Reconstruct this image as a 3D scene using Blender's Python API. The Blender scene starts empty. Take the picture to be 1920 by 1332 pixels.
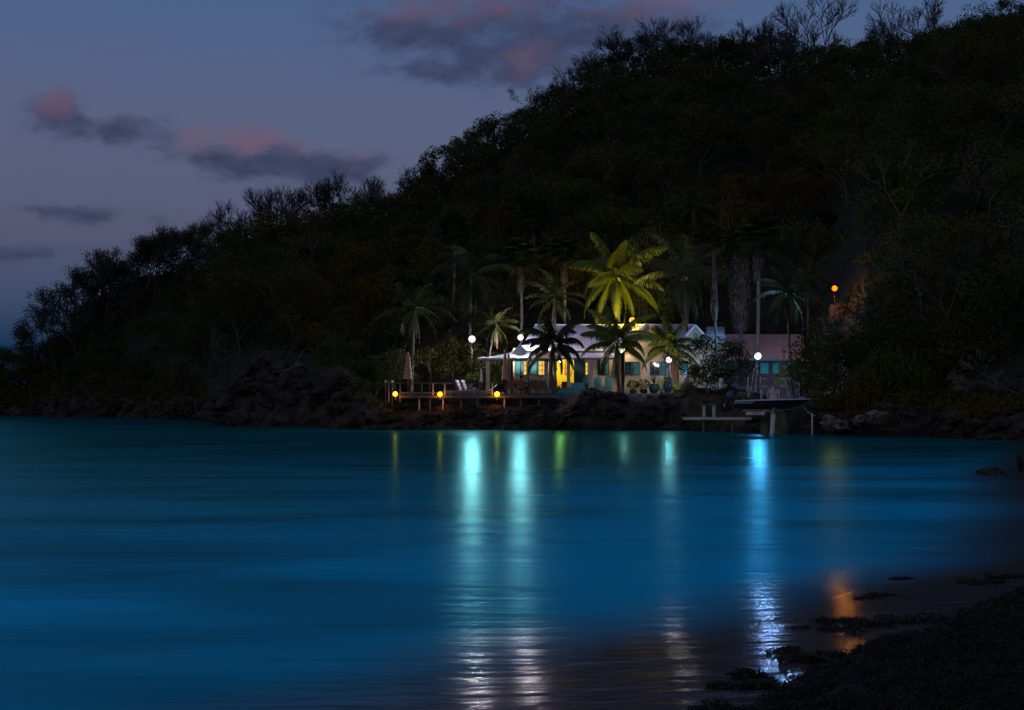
import bpy, math, random
import numpy as np
from mathutils import Vector, Matrix, noise
R = math.radians
PI = math.pi
sc = bpy.context.scene
COL = sc.collection
# ------------------------------------------------------------------ camera
F = 2667.0                      # focal length in photo pixels (50 mm on 36 mm, 1920 px wide)
CAMZ = 2.0
HZ = 755.0                      # row of the horizon
cam = bpy.data.cameras.new('camera'); camo = bpy.data.objects.new('camera', cam); COL.objects.link(camo)
camo.location = (0, 0, CAMZ); camo.rotation_euler = (R(90), 0, 0)
cam.lens = 50.0; cam.sensor_width = 36.0; cam.shift_y = (HZ - 666.0) / 1920.0
cam.clip_start = 0.1; cam.clip_end = 20000
sc.camera = camo
sc.view_settings.view_transform = 'Standard'; sc.view_settings.look = 'None'
sc.view_settings.exposure = 0.0; sc.view_settings.gamma = 1.0
sc.cycles.use_denoising = True
sc.cycles.max_bounces = 5; sc.cycles.diffuse_bounces = 2; sc.cycles.glossy_bounces = 3
sc.cycles.transmission_bounces = 2; sc.cycles.transparent_max_bounces = 6
sc.cycles.sample_clamp_indirect = 3.0
sc.cycles.sample_clamp_direct = 80.0
sc.cycles.blur_glossy = 0.3
sc.cycles.use_light_tree = True

def px(p, Y): return (p - 960.0) / F * Y
def pz(q, Y): return CAMZ + (HZ - q) / F * Y
def P(p, q, Y): return Vector((px(p, Y), Y, pz(q, Y)))
def srgb(r, g, b):
    f = lambda c: (c/255/12.92) if c/255 <= .04045 else ((c/255+.055)/1.055)**2.4
    return (f(r), f(g), f(b), 1)

# ------------------------------------------------------------------ world: dusk sky with soft clouds
w = bpy.data.worlds.new("World"); sc.world = w; w.use_nodes = True
nt = w.node_tree; N = nt.nodes; L = nt.links; N.clear()
def nn(t, **k):
    n = N.new(t)
    for a, b in k.items(): setattr(n, a, b)
    return n
def mth(op, a, b=None, c=None, clamp=False):
    n = nn('ShaderNodeMath', operation=op, use_clamp=clamp)
    for i, v in enumerate((a, b, c)):
        if v is None: continue
        if isinstance(v, (int, float)): n.inputs[i].default_value = v
        else: L.new(v, n.inputs[i])
    return n.outputs[0]
tc = nn('ShaderNodeTexCoord'); sep = nn('ShaderNodeSeparateXYZ'); L.new(tc.outputs['Generated'], sep.inputs[0])
sx, sy, sz = sep.outputs
ysafe = mth('MAXIMUM', sy, 0.08)
uu = mth('DIVIDE', sx, ysafe); vv = mth('DIVIDE', sz, ysafe)
elev = nn('ShaderNodeValToRGB'); er = elev.color_ramp
L.new(mth('MULTIPLY', sz, 1.0, clamp=True), elev.inputs[0])
stops = [(0.0, srgb(14, 40, 72)), (0.035, srgb(22, 48, 82)), (0.07, srgb(62, 76, 105)), (0.115, srgb(84, 88, 115)),
         (0.16, srgb(89, 96, 124)), (0.20, srgb(88, 98, 129)), (0.26, srgb(76, 99, 138)), (0.34, srgb(54, 76, 116)), (0.55, srgb(58, 84, 124)), (1.0, srgb(60, 80, 112))]
while len(er.elements) < len(stops): er.elements.new(0.5)
for e, (p_, c_) in zip(er.elements, stops): e.position = p_; e.color = c_
# the cloud coordinates: direction, warped by noise
cv = nn('ShaderNodeCombineXYZ'); L.new(uu, cv.inputs[0]); L.new(vv, cv.inputs[1])
nz = nn('ShaderNodeTexNoise'); nz.inputs['Scale'].default_value = 22; nz.inputs['Detail'].default_value = 6; nz.inputs['Roughness'].default_value = .55
nmap = nn('ShaderNodeMapping'); nmap.inputs['Scale'].default_value = (1, 1.9, 1); L.new(cv.outputs[0], nmap.inputs[0]); L.new(nmap.outputs[0], nz.inputs['Vector'])
wv = nn('ShaderNodeVectorMath', operation='MULTIPLY_ADD'); L.new(nz.outputs['Color'], wv.inputs[0]); wv.inputs[1].default_value = (.036, .026, 0)
off = nn('ShaderNodeVectorMath', operation='ADD'); L.new(cv.outputs[0], off.inputs[0]); off.inputs[1].default_value = (-.018, -.013, 0)
L.new(off.outputs[0], wv.inputs[2])
nzb = nn('ShaderNodeTexNoise'); nzb.inputs['Scale'].default_value = 40; nzb.inputs['Detail'].default_value = 7; nzb.inputs['Roughness'].default_value = .6; L.new(nmap.outputs[0], nzb.inputs['Vector'])
def blobs(lst):
    acc = None
    for (bx, by, rx, ry, a) in lst:
        cu, cvv, iu, iv = (bx-960)/F, (HZ-by)/F, F/rx, F/ry
        m = nn('ShaderNodeVectorMath', operation='MULTIPLY_ADD'); L.new(wv.outputs[0], m.inputs[0])
        m.inputs[1].default_value = (iu, iv, 0); m.inputs[2].default_value = (-cu*iu, -cvv*iv, 0)
        d = nn('ShaderNodeVectorMath', operation='DOT_PRODUCT'); L.new(m.outputs[0], d.inputs[0]); L.new(m.outputs[0], d.inputs[1])
        g = mth('POWER', 0.3679, d.outputs['Value'])
        acc = mth('MULTIPLY', g, a) if acc is None else mth('MULTIPLY_ADD', g, a, acc)
    e_ = mth('MULTIPLY_ADD', nzb.outputs[0], 1.7, -.85)
    acc = mth('ADD', acc, mth('MULTIPLY', e_, mth('MINIMUM', mth('MULTIPLY', acc, 2.5), 1.0)))
    s_ = nn('ShaderNodeMapRange', interpolation_type='SMOOTHSTEP'); L.new(acc, s_.inputs[0]); s_.inputs[1].default_value = .04; s_.inputs[2].default_value = 1.1
    return mth('MULTIPLY', s_.outputs[0], front)
fr = nn('ShaderNodeMapRange'); L.new(sy, fr.inputs[0]); fr.inputs[1].default_value = .1; fr.inputs[2].default_value = .3
front = fr.outputs[0]
dark = blobs([(95, 220, 66, 42, .85), (225, 247, 52, 28, .9), (160, 235, 60, 26, .4), (305, 228, 28, 18, .4), (310, 262, 40, 20, .4),
              (410, 300, 110, 24, .8), (530, 318, 110, 28, .8), (620, 322, 80, 34, .8), (680, 320, 40, 24, .5), (480, 280, 90, 26, .35),
              (145, 408, 72, 22, .85), (85, 398, 60, 14, .4), (40, 475, 95, 16, .8), (30, 565, 90, 16, .35), (290, 415, 38, 22, .4),
              (740, 45, 150, 50, .35), (920, 60, 230, 80, .75), (830, 140, 110, 24, .55), (1000, 130, 110, 40, .6), (1150, 50, 150, 60, .55), (1300, 60, 120, 50, .35), (760, 60, 60, 26, .3)])
pink = blobs([(100, 203, 40, 32, .9), (365, 266, 48, 30, .75), (475, 255, 52, 28, .95), (445, 270, 40, 18, .4), (560, 283, 44, 20, .6), (665, 302, 34, 24, .55),
              (880, 15, 180, 36, .55), (985, 110, 60, 34, .65), (1250, 10, 120, 36, .75), (760, 10, 60, 22, .35), (160, 392, 24, 10, .25), (300, 225, 14, 12, .2)])
def mixc(fac, a, b):
    n = nn('ShaderNodeMix', data_type='RGBA')
    L.new(fac, n.inputs[0]); L.new(a, n.inputs[6])
    if isinstance(b, tuple): n.inputs[7].default_value = b
    else: L.new(b, n.inputs[7])
    return n.outputs[2]
nz2 = nn('ShaderNodeTexNoise'); nz2.inputs['Scale'].default_value = 60; nz2.inputs['Detail'].default_value = 4; L.new(nmap.outputs[0], nz2.inputs['Vector'])
fl = mth('MULTIPLY_ADD', nz2.outputs[0], .7, .65)
c1 = mixc(mth('MULTIPLY', dark, mth('MULTIPLY', fl, .85), clamp=True), elev.outputs[0], srgb(54, 61, 89))
c2 = mixc(mth('MULTIPLY', pink, mth('MULTIPLY', fl, .62), clamp=True), c1, srgb(112, 86, 108))
# small grain of the high-sensitivity exposure does not belong to the sky: left out
bg = nn('ShaderNodeBackground'); L.new(c2, bg.inputs[0]); bg.inputs[1].default_value = 1.0
wo = nn('ShaderNodeOutputWorld'); L.new(bg.outputs[0], wo.inputs[0])
w.cycles.sampling_method = 'MANUAL'; w.cycles.sample_map_resolution = 512

# the afterglow, a weak broad sun low behind the camera
sl = bpy.data.lights.new('afterglow_sun', 'SUN'); sl.energy = 0.17; sl.angle = R(25); sl.color = (1, .80, .42)
so = bpy.data.objects.new('afterglow_sun', sl); COL.objects.link(so); so.rotation_euler = (R(66), 0, R(-35))

# ------------------------------------------------------------------ helpers
def children(o): return [c for c in bpy.data.objects if c.parent == o]
KID = {}
def link(o, parent=None):
    COL.objects.link(o)
    if parent is not None: o.parent = parent; KID.setdefault(parent.name, []).append(o)
    return o
def tag(o, label=None, cat=None, group=None, kind=None):
    if label: o['label'] = label
    if cat: o['category'] = cat
    if group: o['group'] = group
    if kind: o['kind'] = kind
    return o
def empty(name, loc, label, cat, group=None, rz=0):
    o = bpy.data.objects.new(name, None); COL.objects.link(o); o.location = loc; o.rotation_euler = (0, 0, rz)
    o.empty_display_size = .3
    return tag(o, label, cat, group)
def copy_tree(o, parent=None):
    c = o.copy(); link(c, parent)
    for ch in KID.get(o.name, []): copy_tree(ch, c)
    return c
def worldloc(o):
    v = Vector((0, 0, 0))
    while o is not None: v = v + o.location; o = o.parent
    return v
class MB:
    """collects geometry in the coordinates of its thing (world coordinates when the thing's empty carries no rotation and rel=False)"""
    def __init__(s): s.v = []; s.f = []; s.sm = []
    def add(s, vs, fs, smooth=False):
        b = len(s.v); s.v += [tuple(v) for v in vs]; s.f += [tuple(i+b for i in f) for f in fs]; s.sm += [smooth]*len(fs)
        return s
    def box(s, x0, x1, y0, y1, z0, z1):
        return s.add([(x0,y0,z0),(x1,y0,z0),(x1,y1,z0),(x0,y1,z0),(x0,y0,z1),(x1,y0,z1),(x1,y1,z1),(x0,y1,z1)],
                     [(0,3,2,1),(4,5,6,7),(0,1,5,4),(1,2,6,5),(2,3,7,6),(3,0,4,7)])
    def bar(s, a, b, wd, ht=None, up=(0,0,1)):
        a = Vector(a); b = Vector(b); d = (b-a).normalized(); ht = ht or wd
        u = Vector(up)
        if abs(d.dot(u)) > .95: u = Vector((0, 1, 0))
        r = d.cross(u).normalized()*wd/2; u2 = r.cross(d).normalized()*ht/2
        vs = [a-r-u2, a+r-u2, a+r+u2, a-r+u2, b-r-u2, b+r-u2, b+r+u2, b-r+u2]
        return s.add(vs, [(0,1,2,3),(4,7,6,5),(0,4,5,1),(1,5,6,2),(2,6,7,3),(3,7,4,0)])
    def tube(s, pts, rad, n=8, cap=True):
        pts = [Vector(p) for p in pts]; vs = []; fs = []
        if not isinstance(rad, (list, tuple)): rad = [rad]*len(pts)
        pr = None
        for i, p in enumerate(pts):
            d = (pts[min(i+1, len(pts)-1)] - pts[max(i-1, 0)])
            if d.length < 1e-9: d = Vector((0,0,1))
            d.normalize()
            if pr is None:
                pr = d.orthogonal().normalized()
            else:
                pr = (pr - d*pr.dot(d))
                pr = pr.normalized() if pr.length > 1e-6 else d.orthogonal().normalized()
            q = d.cross(pr)
            for k in range(n):
                a = 2*PI*k/n
                vs.append(p + (pr*math.cos(a)+q*math.sin(a))*rad[i])
        for i in range(len(pts)-1):
            for k in range(n):
                k2 = (k+1) % n
                fs.append((i*n+k, i*n+k2, (i+1)*n+k2, (i+1)*n+k))
        if cap and n > 2:
            fs.append(tuple(reversed(range(n)))); fs.append(tuple((len(pts)-1)*n+k for k in range(n)))
        return s.add(vs, fs, n > 4)
    def lathe(s, c, prof, n=16, fn=None, smooth=True):
        vs = []; fs = []
        for (r, z) in prof:
            for k in range(n):
                a = 2*PI*k/n; rr = r*(fn(a, z) if fn else 1)
                vs.append((c[0]+rr*math.cos(a), c[1]+rr*math.sin(a), c[2]+z))
        m = len(prof)
        for i in range(m-1):
            for k in range(n):
                k2 = (k+1) % n; fs.append((i*n+k, i*n+k2, (i+1)*n+k2, (i+1)*n+k))
        fs.append(tuple(reversed(range(n)))); fs.append(tuple((m-1)*n+k for k in range(n)))
        return s.add(vs, fs, smooth)
    def prism(s, poly, axis, a, b):
        """poly: list of 2-D points; extruded along axis ('x','y','z') from a to b"""
        def mk(p, t):
            if axis == 'x': return (t, p[0], p[1])
            if axis == 'y': return (p[0], t, p[1])
            return (p[0], p[1], t)
        n = len(poly)
        vs = [mk(p, a) for p in poly]+[mk(p, b) for p in poly]
        fs = [tuple(range(n)), tuple(reversed(range(n, 2*n)))]+[(i, i+n, (i+1) % n+n, (i+1) % n) for i in range(n)]
        return s.add(vs, fs)
    def slab(s, quad, th):
        """thick panel from four corner points, thickness downwards along its normal"""
        q = [Vector(p) for p in quad]; nrm = (q[1]-q[0]).cross(q[3]-q[0]).normalized()
        if nrm.z < 0: nrm = -nrm
        lo = [p - nrm*th for p in q]
        return s.add(q+lo, [(0,1,2,3),(7,6,5,4),(0,4,5,1),(1,5,6,2),(2,6,7,3),(3,7,4,0)])
    def sphere(s, c, r, n=12, m=8, sc_=(1,1,1)):
        prof = []
        vs = []; fs = []
        c = Vector(c)
        for i in range(m+1):
            t = PI*i/m
            for k in range(n):
                a = 2*PI*k/n
                vs.append(c+Vector((math.sin(t)*math.cos(a)*r*sc_[0], math.sin(t)*math.sin(a)*r*sc_[1], math.cos(t)*r*sc_[2])))
        for i in range(m):
            for k in range(n):
                k2 = (k+1) % n
                fs.append((i*n+k, (i+1)*n+k, (i+1)*n+k2, i*n+k2))
        return s.add(vs, fs, True)
    def mesh(s, name, origin=(0,0,0)):
        me = bpy.data.meshes.new(name)
        v = np.array(s.v, dtype=np.float64).reshape(-1, 3) - np.array(origin)
        me.from_pydata(v.tolist(), [], s.f)
        if any(s.sm): me.polygons.foreach_set('use_smooth', s.sm)
        me.update()
        return me
    def build(s, name, m, parent=None, rel=True, label=None):
        org = worldloc(parent) if (parent is not None and rel) else (0, 0, 0)
        me = s.mesh(name, org); me.materials.append(m)
        o = bpy.data.objects.new(name, me); link(o, parent)
        if label: o['label'] = label
        return o
    def top(s, name, m, loc, label, cat, group=None):
        """a thing made of one mesh, its origin at loc"""
        me = s.mesh(name, loc); me.materials.append(m)
        o = bpy.data.objects.new(name, me); link(o); o.location = loc
        return tag(o, label, cat, group)

def npmesh(name, verts, faces_n, nverts, mats, smooth=False):
    """verts Nx3, faces laid out consecutively with nverts corners each"""
    me = bpy.data.meshes.new(name)
    me.vertices.add(len(verts)); me.vertices.foreach_set('co', np.asarray(verts, np.float32).ravel())
    me.loops.add(faces_n*nverts); me.loops.foreach_set('vertex_index', np.arange(faces_n*nverts, dtype=np.int32))
    me.polygons.add(faces_n); me.polygons.foreach_set('loop_start', np.arange(0, faces_n*nverts, nverts, dtype=np.int32))
    me.polygons.foreach_set('loop_total', np.full(faces_n, nverts, dtype=np.int32))
    me.update(calc_edges=True); me.materials.append(mats)
    return me

# ------------------------------------------------------------------ materials
MATS = {}
def mat(name, col, rough=.7, var=.25, vscale=3.0, bump=0.0, bscale=12.0, metal=0.0, spec=.3, emit=None, estr=0, col2=None, extra=None, island=0.0, backlight=0.0):
    m = bpy.data.materials.new(name); m.use_nodes = True; t = m.node_tree; n = t.nodes; l = t.links
    b = n['Principled BSDF']
    b.inputs['Roughness'].default_value = rough; b.inputs['Metallic'].default_value = metal
    b.inputs['Specular IOR Level'].default_value = spec
    tcx = n.new('ShaderNodeTexCoord')
    no = n.new('ShaderNodeTexNoise'); no.inputs['Scale'].default_value = vscale; no.inputs['Detail'].default_value = 5
    l.new(tcx.outputs['Object'], no.inputs['Vector'])
    mx = n.new('ShaderNodeMix'); mx.data_type = 'RGBA'
    c = tuple(col[:3])
    c2 = tuple(col2[:3]) if col2 else tuple(x*(1-var) for x in c)
    c1 = tuple(min(1, x*(1+var*.6)) for x in c) if not col2 else c
    mx.inputs[6].default_value = (*c1, 1); mx.inputs[7].default_value = (*c2, 1)
    mr = n.new('ShaderNodeMapRange'); mr.inputs[1].default_value = .35; mr.inputs[2].default_value = .65
    l.new(no.outputs[0], mr.inputs[0]); l.new(mr.outputs[0], mx.inputs[0])
    out = mx.outputs[2]
    if island > 0:
        ge = n.new('ShaderNodeNewGeometry'); oi = n.new('ShaderNodeObjectInfo')
        ad = n.new('ShaderNodeMath'); ad.operation = 'ADD'; l.new(ge.outputs['Random Per Island'], ad.inputs[0]); l.new(oi.outputs['Random'], ad.inputs[1])
        m2 = n.new('ShaderNodeMath'); m2.operation = 'MULTIPLY_ADD'; l.new(ad.outputs[0], m2.inputs[0]); m2.inputs[1].default_value = island; m2.inputs[2].default_value = 1-island
        vm = n.new('ShaderNodeVectorMath'); vm.operation = 'SCALE'; l.new(out, vm.inputs[0]); l.new(m2.outputs[0], vm.inputs['Scale']); out = vm.outputs[0]
    l.new(out, b.inputs['Base Color'])
    if bump:
        nb = n.new('ShaderNodeTexNoise'); nb.inputs['Scale'].default_value = bscale; nb.inputs['Detail'].default_value = 6
        l.new(tcx.outputs['Object'], nb.inputs['Vector'])
        bp = n.new('ShaderNodeBump'); bp.inputs['Strength'].default_value = bump; bp.inputs['Distance'].default_value = .1
        l.new(nb.outputs[0], bp.inputs['Height']); l.new(bp.outputs[0], b.inputs['Normal'])
    if emit:
        b.inputs['Emission Color'].default_value = (*emit[:3], 1); b.inputs['Emission Strength'].default_value = estr
    if backlight > 0:   # light passing through thin leaves
        tr = n.new('ShaderNodeBsdfTranslucent'); l.new(out, tr.inputs[0])
        ms = n.new('ShaderNodeMixShader'); ms.inputs[0].default_value = backlight
        l.new(b.outputs[0], ms.inputs[1]); l.new(tr.outputs[0], ms.inputs[2]); l.new(ms.outputs[0], n['Material Output'].inputs[0])
    if extra: extra(t, b, tcx, mx)
    MATS[name] = m
    return m
def lines(axis, scale, strength=.5, profile='SAW', tint=.75, dist=.03):
    """boards, seams or corrugation as a wave bump along one axis"""
    def f(t, b, tcx, mx):
        n = t.nodes; l = t.links
        wv_ = n.new('ShaderNodeTexWave'); wv_.bands_direction = axis; wv_.wave_profile = profile
        wv_.inputs['Scale'].default_value = scale
        l.new(tcx.outputs['Object'], wv_.inputs['Vector'])
        bp = n.new('ShaderNodeBump'); bp.inputs['Strength'].default_value = strength; bp.inputs['Distance'].default_value = dist
        l.new(wv_.outputs['Fac'], bp.inputs['Height']); l.new(bp.outputs[0], b.inputs['Normal'])
        pw = n.new('ShaderNodeMapRange'); l.new(wv_.outputs['Fac'], pw.inputs[0]); pw.inputs[1].default_value = 0; pw.inputs[2].default_value = .15
        pw.inputs[3].default_value = tint; pw.inputs[4].default_value = 1
        vm = n.new('ShaderNodeVectorMath'); vm.operation = 'SCALE'; l.new(mx.outputs[2], vm.inputs[0]); l.new(pw.outputs[0], vm.inputs['Scale'])
        l.new(vm.outputs[0], b.inputs['Base Color'])
    return f
def emat(name, col, strength):
    m = bpy.data.materials.new(name); m.use_nodes = True; n = m.node_tree.nodes; n.clear()
    e = n.new('ShaderNodeEmission'); e.inputs[0].default_value = (*col, 1); e.inputs[1].default_value = strength
    o = n.new('ShaderNodeOutputMaterial'); m.node_tree.links.new(e.outputs[0], o.inputs[0])
    return m
M_soil = mat('forest_soil', (.035, .032, .022), .95, .4, .6, .4, 2)
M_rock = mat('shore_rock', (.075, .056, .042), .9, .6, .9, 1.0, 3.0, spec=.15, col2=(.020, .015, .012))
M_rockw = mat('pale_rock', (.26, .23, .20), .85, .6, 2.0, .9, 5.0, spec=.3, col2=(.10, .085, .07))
M_leaf = [mat('leaves_dark', (.062, .066, .013), .6, .3, .35, island=.3, backlight=.15, spec=.12), mat('leaves_olive', (.085, .066, .012), .6, .3, .35, island=.3, backlight=.15, spec=.12),
          mat('leaves_green', (.052, .080, .012), .6, .3, .35, island=.3, backlight=.15, spec=.12)]
M_leafdry = mat('dry_leaves', (.075, .062, .035), .8, .3, .5, island=.5)
M_bark = mat('bark', (.085, .070, .055), .9, .3, 4, .5, 14)
M_twig = mat('bare_twigs', (.075, .062, .058), .9, .2, 2)
M_twigpale = mat('bleached_wood', (.17, .145, .13), .8, .2, 4)
M_brush = mat('dry_scrub', (.080, .072, .066), .9, .3, .8, island=.5)
M_palm = mat('palm_frond', (.130, .150, .012), .5, .3, .8, island=.3, spec=.4, backlight=.3)  # brighter frond colour for the lamplit palms
M_palmdark = mat('palm_frond_unlit', (.034, .044, .006), .5, .3, .8, island=.3, spec=.4, backlight=.3)  # same fronds with a darkened colour for palms that look unlit
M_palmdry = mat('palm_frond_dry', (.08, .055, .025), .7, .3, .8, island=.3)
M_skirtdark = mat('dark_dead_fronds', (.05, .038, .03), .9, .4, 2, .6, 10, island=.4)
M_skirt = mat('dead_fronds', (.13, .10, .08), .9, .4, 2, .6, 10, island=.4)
M_ptrunk = mat('palm_trunk', (.13, .11, .095), .9, .3, 3, extra=lines('Z', 2.2, .6, 'SIN', .8))
M_siding = mat('beige_siding', (.62, .43, .27), .7, .10, 1.2, extra=lines('Z', 1.6, .5, 'SAW', .55))
M_roof = mat('lilac_metal_roof', (.72, .62, .80), .45, .12, 1.0, spec=.5, extra=lines('X', 1.2, .5, 'SIN', .82))
M_roofp = mat('pink_corrugated_roof', (.78, .46, .42), .5, .12, 1.0, spec=.4, extra=lines('X', 3.2, .9, 'SIN', .62))
M_gaz = mat('porch_roof_sheet', (.16, .20, .23), .5, .12, 1.0, spec=.4)
M_white = mat('white_trim', (.72, .74, .72), .5, .06, 3)
M_cream = mat('cream_post_paint', (.60, .50, .33), .6, .08, 3)
M_teal = mat('teal_paint', (.08, .36, .33), .55, .15, 4)
M_teald = mat('teal_shutter_paint', (.07, .30, .28), .55, .15, 3, extra=lines('Z', 6.0, .5, 'SAW', .7))
M_frame = mat('dark_window_frame', (.03, .06, .065), .5, .1, 3)
M_glass = mat('dark_window_glass', (.02, .03, .035), .08, .1, 3, spec=.5)
M_yroom = mat('yellow_room_paint', (.82, .72, .20), .8, .05, 2)
M_wood = mat('weathered_deck_wood', (.16, .14, .13), .8, .3, 5, .4, 20)
M_wooddk = mat('dark_outdoor_wicker', (.055, .038, .028), .7, .3, 8)
M_pile = mat('pale_pile', (.62, .60, .56), .7, .15, 3)
M_umb = mat('tan_umbrella_cloth', (.50, .30, .21), .85, .15, 3)
M_metal = mat('galvanised_metal', (.45, .46, .48), .4, .1, 5, metal=.6)
M_dkmetal = mat('dark_metal', (.015, .016, .018), .5, .1, 5, metal=.3)
M_lwhite = mat('white_sling_fabric', (.72, .62, .60), .7, .1, 4)
M_lblue = mat('pale_lilac_towel', (.60, .58, .78), .8, .1, 4)
M_hull = mat('black_hull_paint', (.012, .014, .02), .25, .1, 3, spec=.5)
M_hullb = mat('grey_hull_bottom', (.10, .10, .11), .5, .2, 3)
M_gun = mat('light_gunwale', (.75, .70, .70), .4, .1, 3)
M_conc = mat('stained_concrete', (.16, .135, .085), .9, .4, 1.5, .5, 6)
M_tan = mat('tan_vinyl', (.80, .66, .56), .6, .1, 4)
M_blue = mat('blue_tarp', (.03, .16, .30), .6, .2, 4)
M_orangew = mat('orange_brown_board', (.30, .16, .06), .7, .3, 4)
M_pot = mat('dark_glazed_pot', (.02, .035, .05), .3, .2, 4)
M_skin = mat('skin', (.35, .20, .14), .6, .1, 8)
M_shirt = mat('pink_shirt', (.50, .36, .46), .8, .1, 8)
M_trous = mat('dark_trousers', (.04, .04, .06), .8, .1, 8)
M_hair = mat('dark_hair', (.015, .012, .01), .6, .1, 8)
M_weed = mat('seaweed', (.036, .026, .010), .65, .5, 2.5, island=.6, spec=.4, col2=(.012, .010, .006))
M_weedbase = mat('seaweed_mass', (.018, .014, .008), .8, .4, 3, .8, 12)
M_patio = mat('patio_concrete', (.22, .19, .16), .85, .2, 1.5, .3, 10)

# ------------------------------------------------------------------ tables that shape the land (photo column -> metres)
def interp(x, xs, ys): return float(np.interp(x, xs, ys))
SHX = [-900, -400, -100, 0, 200, 350, 385, 402, 640, 690, 760, 900, 1000, 1280, 1420, 1520, 1700, 1800, 1850, 1920, 2100, 2500]
SHY = [260, 240, 220, 212, 190, 172, 166, 124, 112, 106, 105, 105, 105, 102, 95, 90, 82, 78, 76, 74, 70, 60]
Z1X = [-900, -100, 0, 100, 390, 405, 450, 520, 640, 680, 740, 1040, 1085, 1300, 1420, 1540, 1620, 1800, 1920, 2500]
Z1 = [-3, .3, 1.0, 2.2, 2.4, 3.5, 5.2, 6.0, 5.0, 2.0, 1.4, 1.5, 2.5, 2.6, 2.3, 1.6, 1.8, 1.6, 1.4, 1.6]
RWX = [-900, 390, 405, 640, 700, 1300, 1500, 1700, 2500]     # width of the rocky rise
RW = [4, 4, 11, 9, 3.2, 3.2, 4.0, 3.0, 3.0]
YAX = [-900, 0, 390, 405, 640, 700, 900, 1320, 1500, 1620, 2500]  # where the hill starts
YAo = [3, 3, 4, 12, 14, 22, 24, 24, 28, 8, 6]                # offset from the shore
TOPX = [-900, -300, -100, 0, 40, 60, 110, 180, 260, 340, 430, 560, 700, 800, 850, 900, 960, 1060, 1130, 1200, 1400, 1550, 1700, 1800, 1920, 2100, 2500]
TOPY = [790, 760, 715, 700, 690, 660, 590, 525, 462, 445, 446, 424, 388, 335, 268, 240, 202, 148, 112, 78, 76, 82, 70, 50, 20, -10, -30]
YRX = [-900, 0, 100, 400, 800, 1100, 1920, 2500]
YR = [280, 222, 212, 200, 190, 200, 190, 190]
def shore(p): return interp(p, SHX, SHY)
def ridge(p):
    Y = interp(p, YRX, YR)
    th = interp(p, [0, 100, 300, 2500], [3.0, 3.8, 4.6, 5.0])
    return Y, pz(interp(p, TOPX, TOPY), Y) - th
def land(x, Y, rough=True):
    """height of the hill and rocky shore at (x, Y)"""
    p = 960 + x/Y*F
    ys = shore(p)
    if rough: ys += 1.6*(noise.noise(Vector((x*.22, Y*.05, 3.1))))
    rw = interp(p, RWX, RW); z1 = interp(p, Z1X, Z1); ya = shore(p) + interp(p, YAX, YAo); yr, zr = ridge(p)
    d = Y - ys
    if d < 0: return max(-3.0, d*.6)
    t = min(1, d/rw); z = z1*(1-(1-t)**2.2)
    if Y > ya:
        s = (Y-ya)/(yr-ya)
        if s <= 1: z = z1 + (zr-z1)*(s**.9)
        else: z = zr - (Y-yr)*.35
    if rough:
        k = 1.0 if (690 < p < 1500 and d > rw and Y < ya) else 0.0
        a = .75 if not k else .03
        if Y > ya: a = .5
        n1 = noise.fractal(Vector((x*.35, Y*.35, z*.5)), .9, 2.1, 5)
        z += a*n1*min(1, .35+d/2)
    return z

# hill mesh on a fan grid
def grid_mesh(name, xs_fn, rows, cols, m, kind='structure', smooth=True):
    vs = []
    for i in range(rows):
        for j in range(cols): vs.append(xs_fn(i, j))
    fs = [(i*cols+j, i*cols+j+1, (i+1)*cols+j+1, (i+1)*cols+j) for i in range(rows-1) for j in range(cols-1)]
    me = bpy.data.meshes.new(name); me.from_pydata(vs, [], fs)
    me.polygons.foreach_set('use_smooth', [smooth]*len(fs)); me.materials.append(m)
    o = bpy.data.objects.new(name, me); link(o)
    if kind: o['kind'] = kind
    return o
HC = 520
offs = list(np.concatenate([np.linspace(-3, 8, 34), np.linspace(8.6, 34, 34), np.linspace(36, 200, 50)]))
def hillpt(i, j):
    p = -700 + j*(3100)/(HC-1)
    ys = shore(p); Y = ys + offs[i]; x = px(p, Y)
    return (x, Y, land(x, Y))
# hill ground: rock near the water, soil above
def hillmat(t, b, tcx, mx):
    n = t.nodes; l = t.links
    sp = n.new('ShaderNodeSeparateXYZ'); l.new(tcx.outputs['Object'], sp.inputs[0])
    no = n.new('ShaderNodeTexNoise'); no.inputs['Scale'].default_value = .5; no.inputs['Detail'].default_value = 4; l.new(tcx.outputs['Object'], no.inputs['Vector'])
    ad = n.new('ShaderNodeMath'); ad.operation = 'MULTIPLY_ADD'; l.new(no.outputs[0], ad.inputs[0]); ad.inputs[1].default_value = -5; l.new(sp.outputs[2], ad.inputs[2])
    mr = n.new('ShaderNodeMapRange'); l.new(ad.outputs[0], mr.inputs[0]); mr.inputs[1].default_value = 0; mr.inputs[2].default_value = 2.5
    m2 = n.new('ShaderNodeMix'); m2.data_type = 'RGBA'; l.new(mr.outputs[0], m2.inputs[0]); l.new(mx.outputs[2], m2.inputs[6]); m2.inputs[7].default_value = (.035, .032, .024, 1)
    # wet dark band at the waterline
    mr2 = n.new('ShaderNodeMapRange'); l.new(sp.outputs[2], mr2.inputs[0]); mr2.inputs[1].default_value = .25; mr2.inputs[2].default_value = .7; mr2.inputs[3].default_value = .4; mr2.inputs[4].default_value = 1
    vm = n.new('ShaderNodeVectorMath'); vm.operation = 'SCALE'; l.new(m2.outputs[2], vm.inputs[0]); l.new(mr2.outputs[0], vm.inputs['Scale'])
    l.new(vm.outputs[0], b.inputs['Base Color'])
M_hill = mat('hill_ground', (.075, .056, .042), .9, .6, 1.1, 1.0, 3.0, spec=.15, col2=(.020, .015, .012), extra=hillmat)
grid_mesh('hill', hillpt, len(offs), HC, M_hill)

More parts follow.
